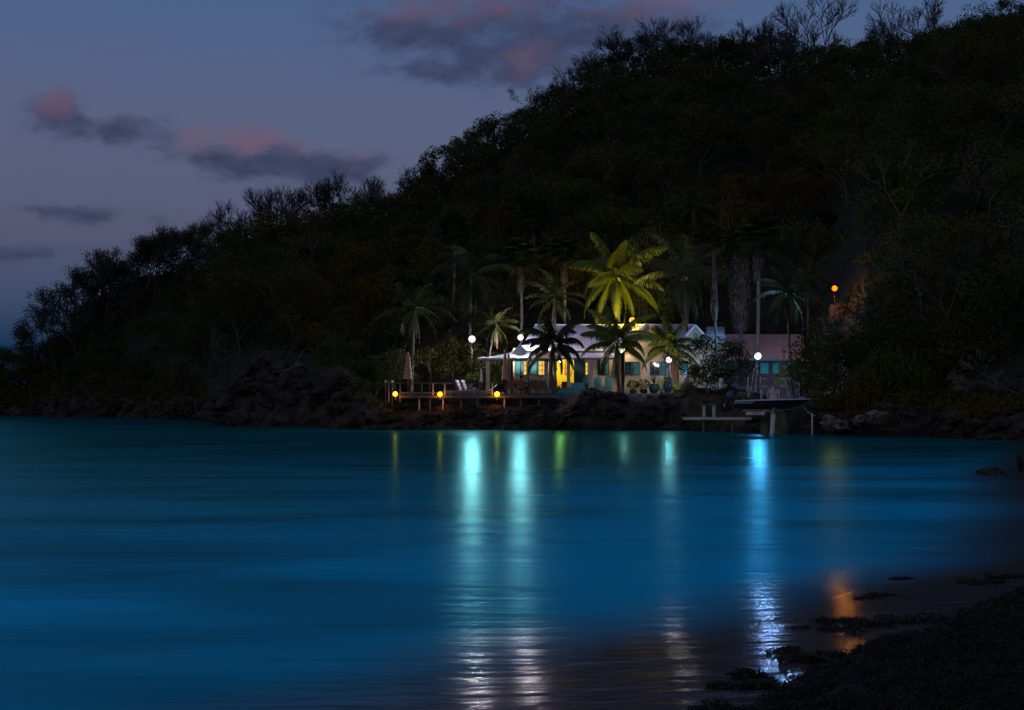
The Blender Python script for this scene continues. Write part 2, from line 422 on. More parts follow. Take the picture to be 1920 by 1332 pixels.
# ------------------------------------------------------------------ near beach (the sand bar at the lower right)
BS = [(-14, 1.0), (-3.5, 6.6), (-.38, 9.25), (.59, 11.2), (2.06, 12.5), (3.5, 14.6), (6.7, 18.7), (9.9, 27), (14.0, 39.5), (20, 54), (25, 67), (27.3, 77), (27, 92)]
def catmull(pts, k=7):
    P_ = [Vector(p) for p in pts]; out = []
    for i in range(len(P_)-1):
        a, b, c, d = P_[max(i-1, 0)], P_[i], P_[i+1], P_[min(i+2, len(P_)-1)]
        for j in range(k):
            t = j/k; out.append(.5*((2*b)+(c-a)*t+(2*a-5*b+4*c-d)*t*t+(3*b-a-3*c+d)*t**3))
    return out+[P_[-1]]
BS = catmull(BS)
def beach_d(x, y):
    """signed distance landwards of the swash line"""
    p = Vector((x, y)); best = 1e9; sg = 1
    for a, b in zip(BS[:-1], BS[1:]):
        ab = b-a; t = max(0, min(1, (p-a).dot(ab)/ab.length_squared)); q = a+ab*t; d = (p-q).length
        if d < best: best = d; sg = 1 if (ab.x*(p.y-a.y)-ab.y*(p.x-a.x)) < 0 else -1
    return best*sg
def beach_z(x, y):
    d = beach_d(x, y)
    z = .0275*(d+math.sqrt(d*d+.8))
    if d > 6: z -= (d-6)*.025
    if d < -.5: z += .09*(d+.5)
    if d < -4: z += (d+4)*.15
    film = -.022 + .045*max(0, min(1, (d-.9)/1.6))
    return max(z, -4) + film + .016*noise.fractal(Vector((x*1.1, y*1.1, 0)), .8, 2, 4)
def film_z(x, y):
    d = beach_d(x, y)
    d = min(d, 4.0); return .0275*(d+math.sqrt(d*d+.8)) if d > -8 else 0.0
ys_ = list(np.linspace(2, 24, 150)) + list(np.linspace(24.5, 100, 80))
def beachpt(i, j):
    Y = ys_[i]; x = -16 + 46*j/259*(1 if Y < 24 else 1) + (0 if Y < 24 else (Y-24)*.34)
    return (x, Y, beach_z(x, Y))
def sandx(t, b, tcx, mx):
    n = t.nodes; l = t.links
    mp = n.new('ShaderNodeMapping'); mp.inputs['Scale'].default_value = (1.3, 6.5, 1); mp.inputs['Rotation'].default_value = (0, 0, R(6)); l.new(tcx.outputs['Object'], mp.inputs[0])
    nb = n.new('ShaderNodeTexNoise'); nb.inputs['Scale'].default_value = 1.0; nb.inputs['Detail'].default_value = 3; l.new(mp.outputs[0], nb.inputs['Vector'])
    bp = n.new('ShaderNodeBump'); bp.inputs['Strength'].default_value = 1.0; bp.inputs['Distance'].default_value = .009
    l.new(nb.outputs[0], bp.inputs['Height']); l.new(bp.outputs[0], b.inputs['Normal'])
M_sand = mat('wet_sand', (.12, .085, .075), .16, .3, 1.2, spec=.5, extra=sandx)
M_sand.node_tree.nodes['Principled BSDF'].inputs['IOR'].default_value = 1.33
grid_mesh('beach', beachpt, len(ys_), 260, M_sand)

# ------------------------------------------------------------------ water
def watermat():
    m = bpy.data.materials.new('bay_water'); m.use_nodes = True; t = m.node_tree; n = t.nodes; l = t.links; n.clear()
    out = n.new('ShaderNodeOutputMaterial'); tcx = n.new('ShaderNodeTexCoord')
    def attr(k): q = n.new('ShaderNodeAttribute'); q.attribute_name = k; return q.outputs['Fac']
    dp_, sf, rg = attr('depth'), attr('surf'), attr('far')
    def ramp(v, a, b, c=0.0, d=1.0):
        q = n.new('ShaderNodeMapRange'); q.interpolation_type = 'SMOOTHSTEP'; l.new(v, q.inputs[0])
        for i_, x_ in enumerate((a, b, c, d)): q.inputs[1+i_].default_value = x_
        return q.outputs[0]
    def mixc_(f, a, b):
        q = n.new('ShaderNodeMix'); q.data_type = 'RGBA'; l.new(f, q.inputs[0])
        for k, v in ((6, a), (7, b)):
            if isinstance(v, tuple): q.inputs[k].default_value = (*v, 1)
            else: l.new(v, q.inputs[k])
        return q.outputs[2]
    def math_(op, a, b):
        q = n.new('ShaderNodeMath'); q.operation = op
        for k, v in ((0, a), (1, b)):
            if isinstance(v, (int, float)): q.inputs[k].default_value = v
            else: l.new(v, q.inputs[k])
        return q.outputs[0]
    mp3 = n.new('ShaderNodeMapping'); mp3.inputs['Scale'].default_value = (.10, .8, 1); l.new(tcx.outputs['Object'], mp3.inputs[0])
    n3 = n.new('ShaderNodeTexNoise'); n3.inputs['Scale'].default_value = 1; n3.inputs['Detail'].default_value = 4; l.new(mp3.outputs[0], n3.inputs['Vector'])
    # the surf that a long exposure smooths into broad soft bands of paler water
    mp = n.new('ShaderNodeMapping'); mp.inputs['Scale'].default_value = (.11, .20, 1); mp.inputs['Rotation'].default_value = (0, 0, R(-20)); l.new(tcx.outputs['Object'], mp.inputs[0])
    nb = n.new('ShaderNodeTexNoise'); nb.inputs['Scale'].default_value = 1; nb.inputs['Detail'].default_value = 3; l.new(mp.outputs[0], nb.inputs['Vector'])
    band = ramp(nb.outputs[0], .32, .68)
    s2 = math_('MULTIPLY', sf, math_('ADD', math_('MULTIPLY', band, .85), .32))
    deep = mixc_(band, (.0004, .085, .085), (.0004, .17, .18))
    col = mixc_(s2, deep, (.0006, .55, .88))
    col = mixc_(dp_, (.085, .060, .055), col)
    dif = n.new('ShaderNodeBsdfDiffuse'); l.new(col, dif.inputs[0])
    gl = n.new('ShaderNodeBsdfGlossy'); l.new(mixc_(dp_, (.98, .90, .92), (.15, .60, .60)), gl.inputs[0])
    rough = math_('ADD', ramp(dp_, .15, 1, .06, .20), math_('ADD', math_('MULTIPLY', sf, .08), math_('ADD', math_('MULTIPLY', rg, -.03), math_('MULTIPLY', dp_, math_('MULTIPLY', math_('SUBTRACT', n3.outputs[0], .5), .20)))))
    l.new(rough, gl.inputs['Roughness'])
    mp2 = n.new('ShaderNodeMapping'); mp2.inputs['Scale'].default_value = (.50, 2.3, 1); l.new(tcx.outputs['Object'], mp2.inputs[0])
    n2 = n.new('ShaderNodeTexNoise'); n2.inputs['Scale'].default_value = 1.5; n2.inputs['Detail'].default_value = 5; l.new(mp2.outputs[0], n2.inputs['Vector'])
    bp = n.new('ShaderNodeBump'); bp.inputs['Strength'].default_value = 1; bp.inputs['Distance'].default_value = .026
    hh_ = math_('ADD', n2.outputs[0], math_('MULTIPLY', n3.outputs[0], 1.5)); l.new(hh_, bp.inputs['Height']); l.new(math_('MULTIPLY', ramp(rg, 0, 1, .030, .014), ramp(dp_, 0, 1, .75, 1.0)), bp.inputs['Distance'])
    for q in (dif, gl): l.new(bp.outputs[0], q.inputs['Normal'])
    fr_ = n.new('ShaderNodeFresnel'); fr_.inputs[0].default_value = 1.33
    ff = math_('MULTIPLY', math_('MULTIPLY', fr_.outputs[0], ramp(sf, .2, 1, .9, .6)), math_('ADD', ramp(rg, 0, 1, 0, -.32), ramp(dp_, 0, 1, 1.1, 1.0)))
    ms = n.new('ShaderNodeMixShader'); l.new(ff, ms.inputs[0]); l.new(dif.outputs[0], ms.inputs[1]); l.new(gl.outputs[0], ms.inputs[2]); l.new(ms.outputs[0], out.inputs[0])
    return m
M_water = watermat()
wy = [-30, 0] + list(np.linspace(4, 30, 66)) + list(np.linspace(31, 110, 60)) + [150, 250, 500, 1500, 6000]
wxs = [-6000, -1500, -400, -120, -60, -30] + list(np.linspace(-16, 34, 120)) + [60, 150, 600, 3000]
WV = []
dep = []; srf = []; far_ = []
for Y in wy:
    for x in wxs:
        near_ = -20 < x < 40 and 0 < Y < 110
        WV.append((x, Y, film_z(x, Y) if near_ else 0.0))
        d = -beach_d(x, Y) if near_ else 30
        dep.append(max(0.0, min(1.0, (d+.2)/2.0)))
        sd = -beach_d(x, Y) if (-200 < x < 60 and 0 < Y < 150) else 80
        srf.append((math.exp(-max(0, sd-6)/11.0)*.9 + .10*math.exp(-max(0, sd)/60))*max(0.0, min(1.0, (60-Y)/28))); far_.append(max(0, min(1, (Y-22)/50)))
nc = len(wxs)
me = bpy.data.meshes.new('water'); me.from_pydata(WV, [], [(i*nc+j, i*nc+j+1, (i+1)*nc+j+1, (i+1)*nc+j) for i in range(len(wy)-1) for j in range(nc-1)])
at = me.attributes.new('depth', 'FLOAT', 'POINT'); at.data.foreach_set('value', np.array(dep, np.float32))
for k_, a_ in (('surf', srf), ('far', far_)): q_ = me.attributes.new(k_, 'FLOAT', 'POINT'); q_.data.foreach_set('value', np.array(a_, np.float32))
me.polygons.foreach_set('use_smooth', [True]*len(me.polygons)); me.materials.append(M_water); wo_ = bpy.data.objects.new('water', me); link(wo_); wo_['kind'] = 'structure'

# ------------------------------------------------------------------ lamps
def lamp(kind, p, q, Y, zb, r, col, S, label, cat='lamp', group=None, head='globe', beam=0, bcol=None, added_hood=False):
    """post with a bare glowing bulb; beam adds a point light to the glowing glass"""
    c = P(p, q, Y)
    e = empty(kind, (c.x, c.y, zb), label, cat, group)
    if head == 'post':
        MB().tube([(c.x, c.y+.02, zb), (c.x, c.y+.02, c.z-r*1.1)], [.035, .025], 8).build('pole', M_dkmetal, e)
        MB().lathe((c.x, c.y+.02, zb), [(.12, 0), (.12, .08), (.07, .12)], 10).build('base', M_dkmetal, e)
        MB().lathe((c.x, c.y, c.z+r*1.02), [(r*.35, 0), (r*.3, r*.15), (r*.1, r*.25)], 12).build('cap', M_dkmetal, e)
    elif head == 'deck':
        MB().box(c.x-.04, c.x+.04, c.y+r+.01, c.y+r+.09, min(zb, c.z-.25), c.z+r).build('bracket', M_dkmetal, e)
    elif head == 'wall':
        MB().box(c.x-.06, c.x+.06, c.y+r+.005, c.y+r+.07, c.z-.1, c.z+.1).build('bracket', M_dkmetal, e)
    if beam:
        ld = bpy.data.lights.new(kind+'_light', 'POINT'); ld.energy = beam; ld.color = bcol or col; ld.shadow_soft_size = .08
        lo = bpy.data.objects.new(kind+'_light', ld); link(lo, e); lo.location = (Vector((c.x, c.y-.02, c.z-r-.12)) if head != 'post' or S > 4 else c)-e.location
        if head == 'post' and S < 4: ld.shadow_soft_size = r*1.12
    if added_hood:      # curved shell added behind the bulb to keep the light off the slope behind
        vs = []; fs = []
        for i in range(9):
            for k in range(9):
                a = PI*k/8; b_ = -.95+1.9*i/8; b_ *= 1.55; vs.append((c.x+r*1.35*math.cos(a)*math.cos(b_), c.y+.02+r*1.35*math.sin(a)*math.cos(b_), c.z+r*1.35*math.sin(b_)))
        for i in range(8):
            for k in range(8): fs.append((i*9+k, i*9+k+1, (i+1)*9+k+1, (i+1)*9+k))
        MB().add(vs, fs).build('hood', M_dkmetal, e)
    m = MB(); m.sphere(c, r, 20, 14)
    m.build('bulb', emat(kind+'_glow', col, S), e)
    return e
SW = 1.0
lamp('yard_lamp', 885, 636, 111.5, 2.5, .25, (1.0, .92, .99), 3.0, 'brilliant white lamp on a pole beyond the railed deck, leftmost of the bare white lamps', 'lamp', 'tall white lamps along the shore', 'post', 7500, None, True)
lamp('yard_lamp', 976, 633, 114.2, 2.6, .22, (1.0, .90, .98), 3.0, 'brilliant white lamp above the peak of the small porch roof', 'lamp', 'tall white lamps along the shore', 'post', 7000)
lamp('yard_lamp', 1254, 675, 110.6, 2.6, .22, (1.0, .93, .96), 3.0, 'white lamp on a post among potted plants before the beige wall', 'lamp', 'tall white lamps along the shore', 'post', 1000)
lamp('yard_lamp', 1421, 668, 107.0, 2.0, .26, (.50, .75, 1.0), 3.0, 'blue-white lamp on a pole behind the lifted motorboat', 'lamp', 'tall white lamps along the shore', 'post', 8500, (.24, .48, 1.0))
lamp('deck_light', 741, 739, 106.6, 2.2, .17, (1.0, .36, .01), 9, 'small yellow light at the left end of the deck edge', 'lamp', 'yellow lights on the deck edge', 'deck', 9)
lamp('deck_light', 825, 739.5, 106.6, 2.2, .17, (1.0, .34, .01), 9, 'small yellow light on the middle of the railed deck edge', 'lamp', 'yellow lights on the deck edge', 'deck', 9)
lamp('deck_light', 932, 739.5, 106.6, 2.2, .18, (1.0, .36, .01), 10, 'small yellow light at the right end of the railing above pale rocks', 'lamp', 'yellow lights on the deck edge', 'deck', 9)
lamp('hill_lamp', 1565, 541, 112.0, 6.0, .21, (1.0, .13, .004), 3.6, 'orange sodium lamp on a pole high on the dark slope', 'street lamp', None, 'post', 1200, (1.0, .34, .03))
lamp('dome_lamp', 1185.5, 601, 122.2, 6.0, .27, (1.0, .30, .03), 2.2, 'round orange glowing lamp just above the ridge of the long roof', 'lamp', None, 'post')
lamp('wall_bulb', 1169, 645, 114.2, 6.0, .05, (.7, 1.0, .85), 22, 'tiny white bulb under the eave between two palms', 'lamp', None, 'wall', 160, (1.0, .86, .66))
# garden floodlight that lights the big coconut palm from below
fe = empty('garden_floodlight', (px(1190, 120.5), 120.5, 8.9), 'small yellow floodlight behind the roof aimed up at the big palm', 'floodlight')
MB().box(px(1190,120.5)-.18, px(1190,120.5)+.18, 120.4, 120.62, 8.72, 8.78).build('bracket', M_dkmetal, fe)
spd = bpy.data.lights.new('flood_beam', 'SPOT'); spd.energy = 2300; spd.color = (1, .78, .07); spd.spot_size = R(120); spd.spot_blend = .6; spd.shadow_soft_size = .1
spo = bpy.data.objects.new('flood_beam', spd); link(spo, fe)
_d = Vector((px(1150, 122.6), 122.6, pz(520, 122.6))) - Vector((px(1190,120.5), 118.0, 8.0))
spo.rotation_euler = _d.to_track_quat('-Z', 'Y').to_euler(); spo.location = (0.3, -2.6, -.55)

# ------------------------------------------------------------------ main house
HY = 116.0
FZ = 2.72
def wall_with_openings(mb, x0, x1, z0, z1, y0, y1, ops):
    x = x0
    for (a, b, c, d) in sorted(ops):
        if a > x: mb.box(x, a, y0, y1, z0, z1)
        if c > z0: mb.box(a, b, y0, y1, z0, c)
        if d < z1: mb.box(a, b, y0, y1, d, z1)
        x = b
    if x1 > x: mb.box(x, x1, y0, y1, z0, z1)
def X(p, Y=HY): return px(p, Y)
def Z(q, Y=HY): return pz(q, Y)
house = empty('beach_house', (X(1140), HY, FZ), 'long beige boarded beach house with lilac metal roof and a lit yellow doorway', 'house')
ops = [(X(982), X(991), Z(703), Z(677)), (X(1010), X(1023.5), Z(703), Z(677)), (X(1043.5), X(1076), FZ, Z(673.5)),
       (X(1098), X(1106), Z(703), Z(680)), (X(1122), X(1132), Z(703), Z(677))]
mb = MB(); wall_with_openings(mb, X(962), X(1165), FZ, 6.45, HY, HY+.16, ops)
mb.build('wall', M_siding, house)
mb = MB(); mb.box(X(962), X(962)+.16, HY+.17, 124, FZ, 6.4); mb.box(X(962)+.17, X(1330), 124, 124.16, FZ, 6.4); mb.build('wall', M_siding, house)
EAVE = 6.35; RY = 121.0; RZ = Z(609.5, RY)
# long roof, front and back slopes
mb = MB()
x0, x1 = px(1003, RY), px(1303, RY)
mb.slab([(X(975), HY-.7, EAVE), (X(1322), HY-.7, EAVE), (x1, RY, RZ), (x0, RY, RZ)], .09)
mb.slab([(X(975), HY+10.7, EAVE), (x0, RY, RZ+.003), (x1, RY, RZ+.003), (X(1322), HY+10.7, EAVE)], .09)
mb.slab([(X(975)-.01, HY-.68, EAVE-.01), (x0-.01, RY, RZ-.01), (X(975)-.01, HY+10.6, EAVE-.01), (X(975)-.02, 121, EAVE-.01)], .06)
rf = mb.build('roof', M_roof, house)
mb = MB(); mb.bar((x0, RY, RZ+.02), (x1, RY, RZ+.02), .22, .09); mb.build('ridge_cap', M_roof, rf)
mb = MB(); mb.box(X(975), X(1163), HY-.86, HY-.71, EAVE-.16, EAVE-.02); mb.build('gutter', M_white, rf)
# two gabled bays
def bay(pa, pb, apex_p, apex_q, z_e, label=None):
    Y = 114.9; xa, xb = px(pa, Y), px(pb, Y); xm = px(apex_p, Y); za = pz(apex_q, Y)
    return Y, xa, xb, xm, za
for (pa, pb, ap, aq, qe, win) in ((1166, 1262, 1213.5, 606, 657, [(1172, 1184, 703, 680), (1220, 1236, 703, 680)]), (1268, 1338, 1303, 609, 648, [])):
    Y, xa, xb, xm, za = bay(pa, pb, ap, aq, qe); ze = pz(qe, Y)
    mb = MB(); oo = [(px(a, Y), px(b, Y), pz(c, Y), pz(d, Y)) for a, b, c, d in win]
    wall_with_openings(mb, xa+.25, xb-.25, FZ, ze, Y, Y+.16, oo)
    mb.box(xa+.25, xa+.41, Y+.17, HY-.01 if pa < 1200 else 118, FZ, ze); mb.box(xb-.41, xb-.25, Y+.17, 118, FZ, ze)
    mb.prism([(xa+.25, ze+.001), (xb-.25, ze+.001), (xm, za-.12)], 'y', Y, Y+.16)
    mb.build('gable_wall', M_siding, house)
    mb = MB()
    yb = RY if aq > 607 else RY
    mb.slab([(xa-.12, Y-.35, ze-.12), (xm, Y-.35, za), (xm, yb, za), (xa-.12, HY+1.0, ze-.12)], .09)
    mb.slab([(xm+.004, Y-.35, za), (xb+.12, Y-.35, ze-.12), (xb+.12, HY+1.0, ze-.12), (xm+.004, yb, za)], .09)
    g = mb.build('gable_roof', M_roof, house)
    mb = MB(); mb.bar((xa-.12, Y-.38, ze-.20), (xm-.01, Y-.38, za-.08), .05, .16); mb.bar((xm+.01, Y-.38, za-.08), (xb+.12, Y-.38, ze-.20), .05, .16)
    mb.build('verge_board', M_white, g)
    # attic louvre
    wx = px(ap-7, Y) if ap < 1250 else px(ap-3, Y); wx2 = px(ap+1, Y) if ap < 1250 else px(ap+5, Y)
    zt, zb_ = pz(624, Y), pz(641, Y)
    MB().box(wx, wx2, Y-.04, Y-.004, zb_, zt).build('attic_shutter', M_teald, house)
mb = MB(); mb.box(px(1262,114.9)-.24, px(1268,114.9)+.24, HY-.02, HY+.14, FZ, 6.3); mb.build('wall', M_siding, house)
# window dressing
M_lit = emat('lit_curtain', (1.0, .60, .12), .95)
M_dimlit = emat('dim_lit_glass', (.55, .50, .16), .16)
def window(pa, pb, qa, qb, Y, lit):
    a, b, c, d = px(pa, Y), px(pb, Y), pz(qb, Y), pz(qa, Y)
    mb = MB(); t = .07
    mb.box(a-t, b+t, Y-.05, Y-.004, d, d+t); mb.box(a-t, b+t, Y-.07, Y-.004, c-t, c)
    mb.box(a-t, a, Y-.05, Y-.004, c, d); mb.box(b, b+t, Y-.05, Y-.004, c, d)
    nm = 3
    for k in range(1, nm): z = c+(d-c)*k/nm; mb.box(a, b, Y+.05, Y+.08, z-.02, z+.02)
    mb.box((a+b)/2-.02, (a+b)/2+.02, Y+.055, Y+.085, c, d)
    f = mb.build('window', M_frame, house)
    MB().box(a, b, Y+.10, Y+.13, c, d).build('pane', {0: M_glass, 1: M_lit, 2: M_dimlit}[lit], f)
def shutter(pa, pb, qa, qb, Y, par, m=M_teald):
    a, b, c, d = px(pa, Y), px(pb, Y), pz(qb, Y), pz(qa, Y)
    mb = MB(); mb.box(a, b, Y-.06, Y-.006, c, d)
    o = mb.build('shutter', m, par)
    mb = MB(); t = .05
    mb.box(a-.01, b+.01, Y-.075, Y-.061, c-.01, c+t); mb.box(a-.01, b+.01, Y-.075, Y-.061, d-t, d+.01)
    mb.box(a-.01, a+t, Y-.075, Y-.061, c+t, d-t); mb.box(b-t, b+.01, Y-.075, Y-.061, c+t, d-t)
    mb.build('shutter_frame', M_frame, o)
window(982, 991, 677, 703, HY, 1); window(1010, 1023.5, 677, 703, HY, 1); window(1098, 1106, 680, 703, HY, 1); window(1122, 1132, 677, 703, HY, 0)
window(1172, 1184, 680, 703, 114.9, 0); window(1220, 1236, 680, 703, 114.9, 0)
for a, b in ((966, 979.5), (993.5, 1007.5), (1088, 1095.5), (1134.5, 1142)): shutter(a, b, 677, 703, HY, house)
for a, b in ((1186, 1199),): shutter(a, b, 679, 704, 114.9, house)
shutter(1239, 1249, 679, 704, 114.9, house); shutter(1276, 1290, 677, 703, 114.9, house, M_teald)
# lit room behind the doorway
rm = MB(); rx0, rx1 = X(1032), X(1092)
rm.box(rx0, rx1, 119.6, 119.7, FZ, 5.75); rm.box(rx0-.1, rx0-.002, HY+.17, 119.7, FZ, 5.75); rm.box(rx1+.002, rx1+.1, HY+.17, 119.7, FZ, 5.75)
rm.box(rx0, rx1, HY+.17, 119.59, 5.76, 5.85)
rm.build('room', M_yroom, house)
MB().box(rx0, rx1, HY+.17, 119.59, FZ-.1, FZ+.02).build('room_floor', M_wood, house)
mb = MB(); a, b = X(1043.5), X(1076)
mb.box(a-.09, a-.001, HY-.05, HY-.003, FZ, Z(673.5)+.09); mb.box(b+.001, b+.09, HY-.05, HY-.003, FZ, Z(673.5)+.09); mb.box(a, b, HY-.05, HY-.003, Z(673.5), Z(673.5)+.09)
mb.build('door_frame', M_frame, house)
shut = MB(); shut.box(b+.10, b+.10+.75, HY-.09, HY-.055, FZ+.02, Z(675)); shut.build('door', M_frame, house)
cl = empty('ceiling_lamp', (X(1052), 117.9, 5.6), 'warm lamp hanging in the yellow room behind the open doorway', 'lamp')
MB().tube([(X(1052), 117.9, 5.76), (X(1052), 117.9, 5.5)], .015, 6).build('cord', M_dkmetal, cl)
MB().sphere((X(1052), 117.9, 5.42), .10, 10, 8).build('bulb', emat('room_glow', (1.0, .74, .12), 420), cl)
for (p_, q_, h_) in ((1063.5, 684, .35), (1063, 697, .30)):
    c = Vector((px(p_, 119.55), 119.55, pz(q_, 119.55)))
    pe = empty('wall_picture', c, 'dark framed picture on the yellow wall, ' + ('upper' if q_ < 690 else 'lower') + ' of the two', 'picture', 'pictures on the yellow room wall')
    MB().box(c.x-.2, c.x+.2, c.y, c.y+.045, c.z-h_, c.z+h_).build('frame', M_wooddk, pe)
    MB().box(c.x-.15, c.x+.15, c.y-.012, c.y-.002, c.z-h_+.05, c.z+h_-.05).build('print', M_umb, pe)
def table_round(name, c, r, h, m, label, cat='table', group=None):
    e = empty(name, c, label, cat, group); x, y, z = c
    MB().lathe((x, y, z), [(r, h-.05), (r, h), (r*.96, h+.01)], 20).build('tabletop', m, e)
    MB().lathe((x, y, z), [(r*.35, 0), (r*.35, .04), (.05, .08), (.04, h-.06)], 10).build('pedestal', m, e)
    return e
tb = table_round('dining_table', (px(1064, 118), 118.0, FZ+.02), .55, .78, M_white, 'pale round table in the yellow lit room')
# indoor chair
def make_chair(name, c, rz, m, ms, label, group=None):
    e = empty(name, c, label, 'chair', group, rz)
    def B(mm, nm, mt): o = mm.build(nm, mt, e, rel=False); return o
    s = MB(); s.box(-.24, .24, -.24, .24, .42, .46); B(s, 'seat', ms)
    s = MB(); s.slab([(-.23, .25, .47), (.23, .25, .47), (.23, .36, .98), (-.23, .36, .98)], .03); B(s, 'backrest', ms)
    for sx_ in (-1, 1):
        for sy_ in (-1, 1):
            s = MB(); s.tube([(sx_*.22, sy_*.22, .42), (sx_*.25, sy_*.26, 0)], .018, 6); B(s, 'leg', m)
        s = MB(); s.tube([(sx_*.26, .30, .70), (sx_*.27, -.05, .68), (sx_*.26, -.24, .62), (sx_*.24, -.24, .44)], .018, 6); B(s, 'armrest', m)
        s = MB(); s.tube([(sx_*.25, .22, .42), (sx_*.25, .30, .70), (sx_*.25, .38, 1.0)], .02, 6); B(s, 'back_post', m)
    return e
make_chair('dining_chair', (px(1056, 117.1), 117.1, FZ+.02), R(200), M_wooddk, M_wooddk, 'dark chair beside the pale table in the yellow lit room')

# porch in front of the door: lean-to roof and posts
mb = MB()
pr0, pr1 = px(1046, 112), px(1160, 112)
mb.slab([(pr0, 111.6, 5.50), (pr1, 111.6, 5.50), (pr1, HY-.02, 6.12), (pr0, HY-.02, 6.12)], .08)
porch = mb.build('porch_roof', M_roof, house)
mb = MB(); mb.box(pr0, pr1, 111.47, 111.58, 5.36, 5.50); mb.build('fascia', M_gaz, porch)
for p_ in (1066, 1106):
    x = px(p_, 111.9); mb = MB(); mb.box(x-.13, x+.13, 111.78, 112.04, FZ, 5.40); mb.box(x-.17, x+.17, 111.74, 112.08, FZ+.001, FZ+.2)
    mb.build('porch_post', M_cream, house)

# ---- small flared pavilion roof at the left end of the house
pv = empty('porch_pavilion', (px(975, 113), 113.0, FZ), 'small porch pavilion with flared grey-green roof and white gutter on cream posts', 'pavilion')
cx = px(975, 113); cy = 113.0; hx = 3.28; hy = 2.3
lev = [(hx, hy, 5.47), (2.2, 1.55, 5.62), (1.2, .9, 5.80), (.62, .5, 6.02), (.30, .26, 6.32), (.06, .06, 6.62)]
vs = []; fs = []
for (a, b, z) in lev: vs += [(cx-a, cy-b, z), (cx+a, cy-b, z), (cx+a, cy+b, z), (cx-a, cy+b, z)]
for i in range(len(lev)-1):
    for k in range(4): fs.append((i*4+k, i*4+(k+1) % 4, (i+1)*4+(k+1) % 4, (i+1)*4+k))
fs += [(3, 2, 1, 0), tuple(20+k for k in range(4))]
MB().add(vs, fs).build('roof', M_gaz, pv)
mb = MB(); mb.box(cx-hx-.05, cx+hx+.05, cy-hy-.12, cy-hy-.001, 5.36, 5.46); mb.build('gutter', M_white, pv)
mb = MB(); mb.box(cx-hx, cx-hx+.08, cy-hy, cy+hy, 5.26, 5.46); mb.box(cx-hx+.08, cx+hx, cy-hy+.02, cy-hy+.1, 5.22, 5.46); mb.build('fascia', M_gaz, pv)
for p_, y in ((915, 111.0), (954, 111.0), (1024, 111.0), (990, 111.05)):
    x = px(p_, y); r_ = .15 if p_ != 990 else .10
    mb = MB(); mb.box(x-r_, x+r_, y-r_, y+r_, FZ, 5.22); mb.build('post', M_cream, pv)
# teal parapet and tub
tw = empty('teal_bench', (px(1088, 111.3), 111.3, FZ), 'teal painted solid bench wall between the porch posts', 'bench')
mb = MB(); mb.box(px(1070, 111.3), px(1103, 111.3), 111.2, 111.4, FZ, 3.55); mb.build('backrest', mat('teal_pale', (.16, .42, .38), .6, .15, 3), tw)
mb = MB(); mb.box(px(1028, 111.1), px(1103, 111.1), 110.6, 111.15, FZ, 3.15); mb.build('seat', M_teal, tw)

# garden patio slab
mb = MB(); mb.box(px(948, 112), px(1335, 112), 109.6, 123.9, 1.3, FZ-.006); po = mb.build('patio', M_patio); po['kind'] = 'structure'

# ---- second building with pink roof
b2 = empty('boat_house', (px(1430, 119), 119, 2.4), 'low outbuilding with pink corrugated roof behind the boat', 'outbuilding')
mb = MB(); RY2 = 124.5; z2r = pz(627, RY2); z2e = pz(673, 118.2)
mb.slab([(px(1352, 118.2), 118.2, z2e), (px(1508, 118.2), 118.2, z2e), (px(1507, RY2), RY2, z2r), (px(1348, RY2), RY2, z2r)], .08)
mb.slab([(px(1348, RY2), RY2+.01, z2r), (px(1507, RY2), RY2+.01, z2r), (px(1507, RY2), 130, z2e), (px(1348, RY2), 130, z2e)], .08)
r2 = mb.build('roof', M_roofp, b2)
mb = MB(); mb.box(px(1352, 118.2), px(1508, 118.2), 118.05, 118.19, z2e-.16, z2e+.02); mb.build('gutter', M_gaz, r2)
mb = MB(); mb.box(px(1362, 119), px(1500, 119), 119, 119.16, 2.2, z2e-.05); mb.box(px(1500,119)-.16, px(1500,119), 119.17, 128, 2.2, z2e-.05); mb.build('wall', mat('plum_boards', (.13, .085, .09), .8, .2, 2, extra=lines('X', 2.0, .4, 'SAW', .6)), b2)
for a, b in ((1424, 1442), (1447, 1461)): shutter(a, b, 680, 702, 119, b2, mat('bright_teal_shutter', (.06, .42, .36), .5, .12, 3))
# ---- barrel vent tank
bt = empty('barrel_vent', (px(1342, 121), 121, 7.1), 'shiny curved metal barrel housing on the low roof between the houses', 'roof vent')
mb = MB(); r_ = .62; xx0, xx1 = px(1324, 121), px(1357, 121); zc = pz(626, 121)
poly = [(121+r_*math.cos(PI*k/12), zc+r_*math.sin(PI*k/12)*.95) for k in range(13)]
mb.prism(poly, 'x', xx0, xx1); mb.build('hood', M_metal, bt)
mb = MB(); mb.box(xx0-.1, xx1+.1, 120.5, 121.5, zc-.75, zc-.12); mb.build('housing', M_roof, bt)
mb = MB(); mb.box(xx0+.03, xx1-.03, 120.42, 121.4, zc-.13, zc-.04); mb.build('rim', M_metal, bt)
wg = empty('link_wing', (px(1345, 119), 119, 2.5), 'low lilac-roofed wing linking the beige house and the pink roof', 'house wing')
mb = MB(); mb.slab([(px(1322, 118.6), 118.6, pz(641, 118.6)), (px(1372, 118.6), 118.6, pz(641, 118.6)), (px(1368, 123), 123, pz(631, 123)), (px(1326, 123), 123, pz(631, 123))], .08); mb.build('roof', M_roof, wg)
mb = MB(); mb.box(px(1326, 119), px(1366, 119), 119.2, 119.4, 2.4, pz(644, 119)); mb.build('wall', M_siding, wg)

